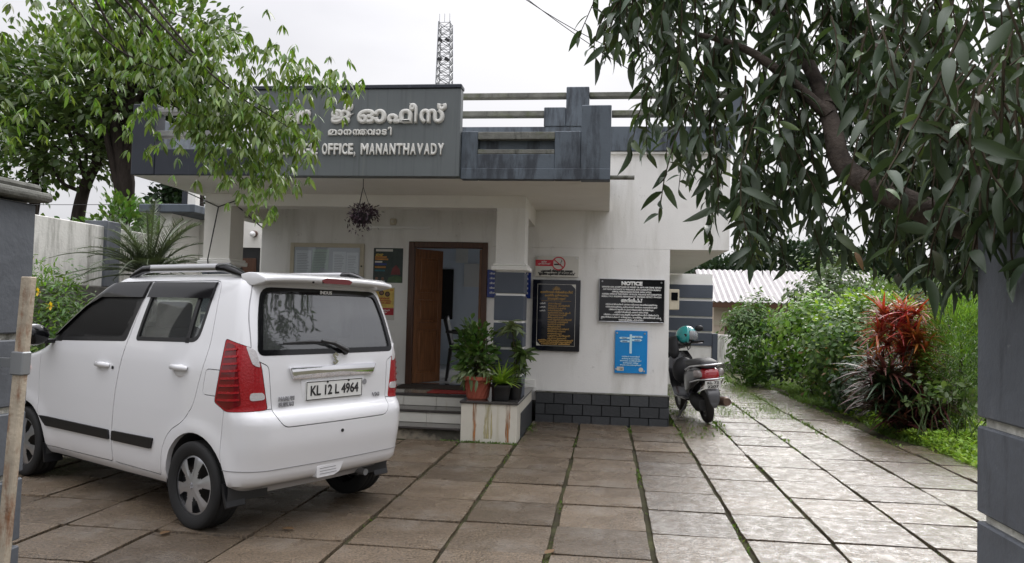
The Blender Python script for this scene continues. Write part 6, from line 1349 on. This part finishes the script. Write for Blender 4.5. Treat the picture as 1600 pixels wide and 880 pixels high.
Pl, Dl, Sl = np.array(Pl), np.array(Dl), np.array(Sl); key = np.linalg.norm(Pl-[0, 0, 1.44], axis=1)/Sl + (Pl[:, 0] < -4.2)*200
print('left tree leaves', len(Pl))
leaf_objects(lt, Pl, Dl, Sl, 'lance', MAT['leaf_spray'], 300, key, .35, MAT['leaf_fresh'])
# ---------------------------------------------------------------- behind the left wall
def tree(name, label, base, trunk, r0, crowns, size, m, group=None, bark='bark_dark', tpl='oval', br=6):
    t = thing(name, label, 'tree', base, group=group); q = MB(); path = limb(q, trunk, r0, r0*.35, 10); q.build('trunk', MAT[bark], t, smooth=60)
    PP, DD = [], []
    for c, r, ncl, per in crowns:
        P, D = clumps(c, r, ncl, per, .3, .45); PP.append(P); DD.append(D)
        for k in range(br):
            u = unit(1)[0]; s_ = path[int(len(path)*rng.uniform(.4, .95))]; e = np.array(c)+np.array(r)*u*.7; b = MB(); limb(b, [tuple(s_), tuple((s_+e)/2+rng.normal(0, .1, 3)), tuple(e)], r0*.3, r0*.06, 6, 3); b.build('branch', MAT[bark], t, smooth=60)
    leaves('crown', np.vstack(PP), np.vstack(DD), size, tpl, MAT[m], t); return t
GT = 'trees beyond the left wall'
tree('wall_tree', 'thick dark trunked tree leaning behind the white wall', (-10.9, 15.5, 0), [(-10.9, 15.5, 0), (-10.7, 15.5, 2.5), (-10.5, 15.5, 4.0), (-10.75, 15.5, 5.2), (-10.3, 15.4, 6.8)], .30, [((-10.6, 15.5, 6.3), (1.6, 1.4, 1.2), 110, 26), ((-9.6, 15.2, 7.4), (1.6, 1.4, 1.1), 90, 26)], .17, 'leaf_back', GT)
tree('wall_tree', 'slim forked tree behind the wall near the gate pillar', (-12.2, 16.2, 0), [(-12.2, 16.2, 0), (-12.15, 16.2, 2.6), (-12.0, 16.2, 3.9), (-11.5, 16.1, 4.9), (-11.3, 16, 6.2)], .20, [((-12.2, 16.0, 5.0), (1.5, 1.2, .8), 60, 26), ((-12.6, 16.2, 6.6), (2.0, 1.4, 1.3), 110, 26)], .17, 'leaf_back', GT)
tree('wall_tree', 'slim straight tree at the far left behind the wall', (-13.6, 16.5, 0), [(-13.6, 16.5, 0), (-13.5, 16.5, 3), (-13.4, 16.5, 6)], .16, [((-13.6, 16.5, 5.4), (1.3, 1.2, 1.6), 90, 26)], .17, 'leaf_mid', GT)
tree('ivy_tree', 'dense dark ivy covered tree left of the canopy', (-9.3, 15.6, 0), [(-9.3, 15.6, 0), (-9.25, 15.6, 3), (-9.2, 15.6, 6.2)], .22, [((-9.25, 15.5, 3.0), (.62, .6, .9), 70, 34), ((-9.2, 15.5, 4.4), (.55, .55, .9), 70, 34), ((-9.15, 15.5, 5.7), (.75, .7, .8), 70, 34), ((-8.6, 15.4, 2.7), (.6, .5, .45), 36, 26)], .13, 'leaf_deep', GT)
tree('wall_tree', 'thin pale tree seen under the canopy soffit', (-9.5, 21, 0), [(-9.5, 21, 0), (-9.5, 21, 2.4), (-9.4, 21, 3.4)], .12, [((-9.4, 21, 3.75), (1.3, 1, .6), 60, 20)], .13, 'leaf_back', GT)
tree('wall_tree', 'low bushy tree right behind the compound wall', (-8.6, 12.5, 0), [(-8.6, 12.5, 0), (-8.6, 12.5, 1.5), (-8.5, 12.5, 2.3)], .12, [((-8.5, 12.5, 2.55), (.8, .8, .6), 70, 26)], .11, 'leaf_mid', GT)
# ---------------------------------------------------------------- right background
GB = 'trees behind the garden'
k = 0
for x, y, h_, r_, m_, lab in ((9.0, 26, 2.7, 2.2, 'leaf_back', 'rounded mid green tree behind the garden bed'), (13.5, 27, 3.0, 2.6, 'leaf_mid', 'wide green tree behind the right gate pillar'), (6.8, 22, 2.2, 1.3, 'leaf_mid', 'low leafy tree behind the lime shrub'), (8.2, 18.5, 2.0, 1.3, 'leaf_deep', 'dark leafy tree behind the red cordyline'), (7.0, 13.5, 1.8, 1.1, 'leaf_mid', 'green tree behind the feathery conifer'), (9.5, 15.0, 1.9, 1.5, 'leaf_back', 'bushy tree hidden behind the gate pillar side')):
    tree('garden_tree', lab, (x, y, 0), [(x, y, 0), (x+.05, y, h_*.4), (x-.05, y, h_*.75)], .12, [((x, y, h_*.62), (r_, r_*.8, h_*.42), 120, 24)], .15, m_, GB, br=4)
for x, y, h_, r_, lab in ((12.8, 60, 7.2, 3.6, 'far rounded tree behind the tiled house roof'), (16.6, 62, 7.8, 3.6, 'tallest far tree right of the house roof'), (20.5, 60, 6.4, 3.4, 'far tree above the white flowered shrub'), (25, 62, 6.0, 3.6, 'far tree near the overhanging leaves'), (31, 60, 6.2, 4, 'far tree hidden beside the right gate pillar'), (9.0, 62, 6.0, 3.2, 'far tree next to the striped wall')):
    tree('far_tree', lab, (x, y, 0), [(x, y, 0), (x, y, h_*.5), (x+.2, y, h_*.8)], .3, [((x, y, h_*.56), (r_, 2.6, h_*.44), 170, 22)], .42, 'leaf_far', 'far trees on the skyline', br=3)
n = 16000; x = rng.uniform(-60, 90, n); y = 75+rng.normal(0, 3, n); zt_ = 4.5+1.2*np.sin(x*.21)+.7*np.sin(x*.63+1); z = zt_*rng.random(n)
o = leaves('far_wood', np.stack([x, y, z], 1), rng.normal(0, 1, (n, 3)), 1.1, 'tiny', MAT['leaf_far']); tag(o, 'far line of woodland along the horizon', 'wood')
# ================================================================ neighbour house, tower, wires
mat('house_cream', (.52,.44,.36), .8, .2, var=.06, vscale=3, dirt=[((.2,.16,.12), 2, .58, .75, None, .6)]); mat('roof_sheet', (.31,.29,.29), .45, .5, var=.12, vscale=3, dirt=[((.2,.16,.15), 3, .55, .75, (.6,4,1), .5)])
hs = thing('neighbour_house', 'low cream house with pale corrugated sheet roof beyond the drive', 'house', (5.5, 27, 0))
box('wall', MAT['house_cream'], hs, 3.35, 8.2, 25, 29.5, 0, 1.95)
rf = MB(); nx = 64; V = []; F = []
for i in range(nx+1):
    x = 3.0+5.8*i/nx; hh = .05 if i % 2 else 0; V += [(x, 24.4, 1.86+hh), (x, 27.2, 3.0+hh), (x, 30, 1.86+hh)]
for i in range(nx): F += [(3*i, 3*i+3, 3*i+4, 3*i+1), (3*i+1, 3*i+4, 3*i+5, 3*i+2)]
rf.add(V, F); o = rf.build('roof', MAT['roof_sheet'], hs); o.modifiers.new('t', 'SOLIDIFY').thickness = .02
box('fascia', MAT['dark_teak'], hs, 3.05, 8.75, 24.42, 24.47, 1.70, 1.85)
box('yellow_band', MAT['cream_frame'], hs, 3.34, 8.21, 24.97, 24.998, 1.15, 1.30)
wn = box('window', MAT['dark_teak'], hs, 3.7, 4.8, 24.95, 25.0, .55, 1.12); box('pane', MAT['black_gloss'], wn, 3.78, 4.2, 24.94, 24.948, .6, 1.07); box('pane', MAT['black_gloss'], wn, 4.3, 4.72, 24.94, 24.948, .6, 1.07)
cw = thing('garden_wall', 'low stained white wall at the end of the drive', 'wall', (4.5, 20.5, 0)); box('wall', MAT['old_white_wall'], cw, 2.5, 7.0, 20.4, 20.6, 0, .95, bevel=.01); box('foot', MAT['damp_stone'], cw, 2.48, 7.02, 20.37, 20.398, 0, .22)
tw_ = thing('lattice_tower', 'slender lattice phone mast rising behind the office roof', 'tower', (-13.0, 58, 0))
hw = .45
for sx in (-1, 1):
    for sy in (-1, 1): MB().tube([(-12.85+sx*.9, 58+sy*.9, 0), (-13.0+sx*hw, 58+sy*hw, 23.7)], .045, 6).build('leg', MAT['galvanised'], tw_)
br = MB()
for k in range(16):
    z0, z1 = 14+k*.6, 14+(k+1)*.6
    for a_, b_ in (((-1,-1),(1,-1)), ((1,-1),(1,1)), ((1,1),(-1,1)), ((-1,1),(-1,-1))):
        P0 = lambda q, z: (-13.0+.09*(23.7-z)/10+q[0]*(hw+.019*(23.7-z)), 58+q[1]*(hw+.019*(23.7-z)), z)
        br.tube([P0(a_, z0), P0(b_, z1)], .026, 4).tube([P0(b_, z0), P0(a_, z1)], .026, 4).tube([P0(a_, z1), P0(b_, z1)], .024, 4)
br.build('bracing', MAT['galvanised'], tw_)['kind'] = 'stuff'
for z in (22.2, 20.7): 
    for sx in (-1, 1): MB().rbox((-13.0+sx*.28, 57.5, z), (.34, .12, .22), Matrix.Rotation(.5, 3, 'Y')).build('antenna', MAT['black_plastic'], tw_)
for k in range(3): MB().tube([(-13+(-.4+.4*k), 57.6, 23.6), (-13+(-.4+.4*k), 57.6, 24.3)], .02, 5).build('rod', MAT['galvanised'], tw_)
def wire(label, a, b, sag, r=.008):
    pts = [(a[0]+(b[0]-a[0])*u, a[1]+(b[1]-a[1])*u, a[2]+(b[2]-a[2])*u-sag*4*u*(1-u)) for u in np.linspace(0, 1, 16)]
    tag(MB().tube(pts, r, 5).build('overhead_wire', MAT['black_cable']), label, 'wire', 'overhead wires')
wire('upper black wire dropping from the sky to the right tree', (-2.2, 13, 7.4), (2.6, 15, 5.0), .25); wire('lower black wire just under the first above the roof', (-2.1, 13, 7.25), (2.2, 14, 5.6), .35)
wire('thin grey wire crossing behind the left trees', (-16, 14, 3.4), (-6.4, 13.2, 3.3), .1, .006)
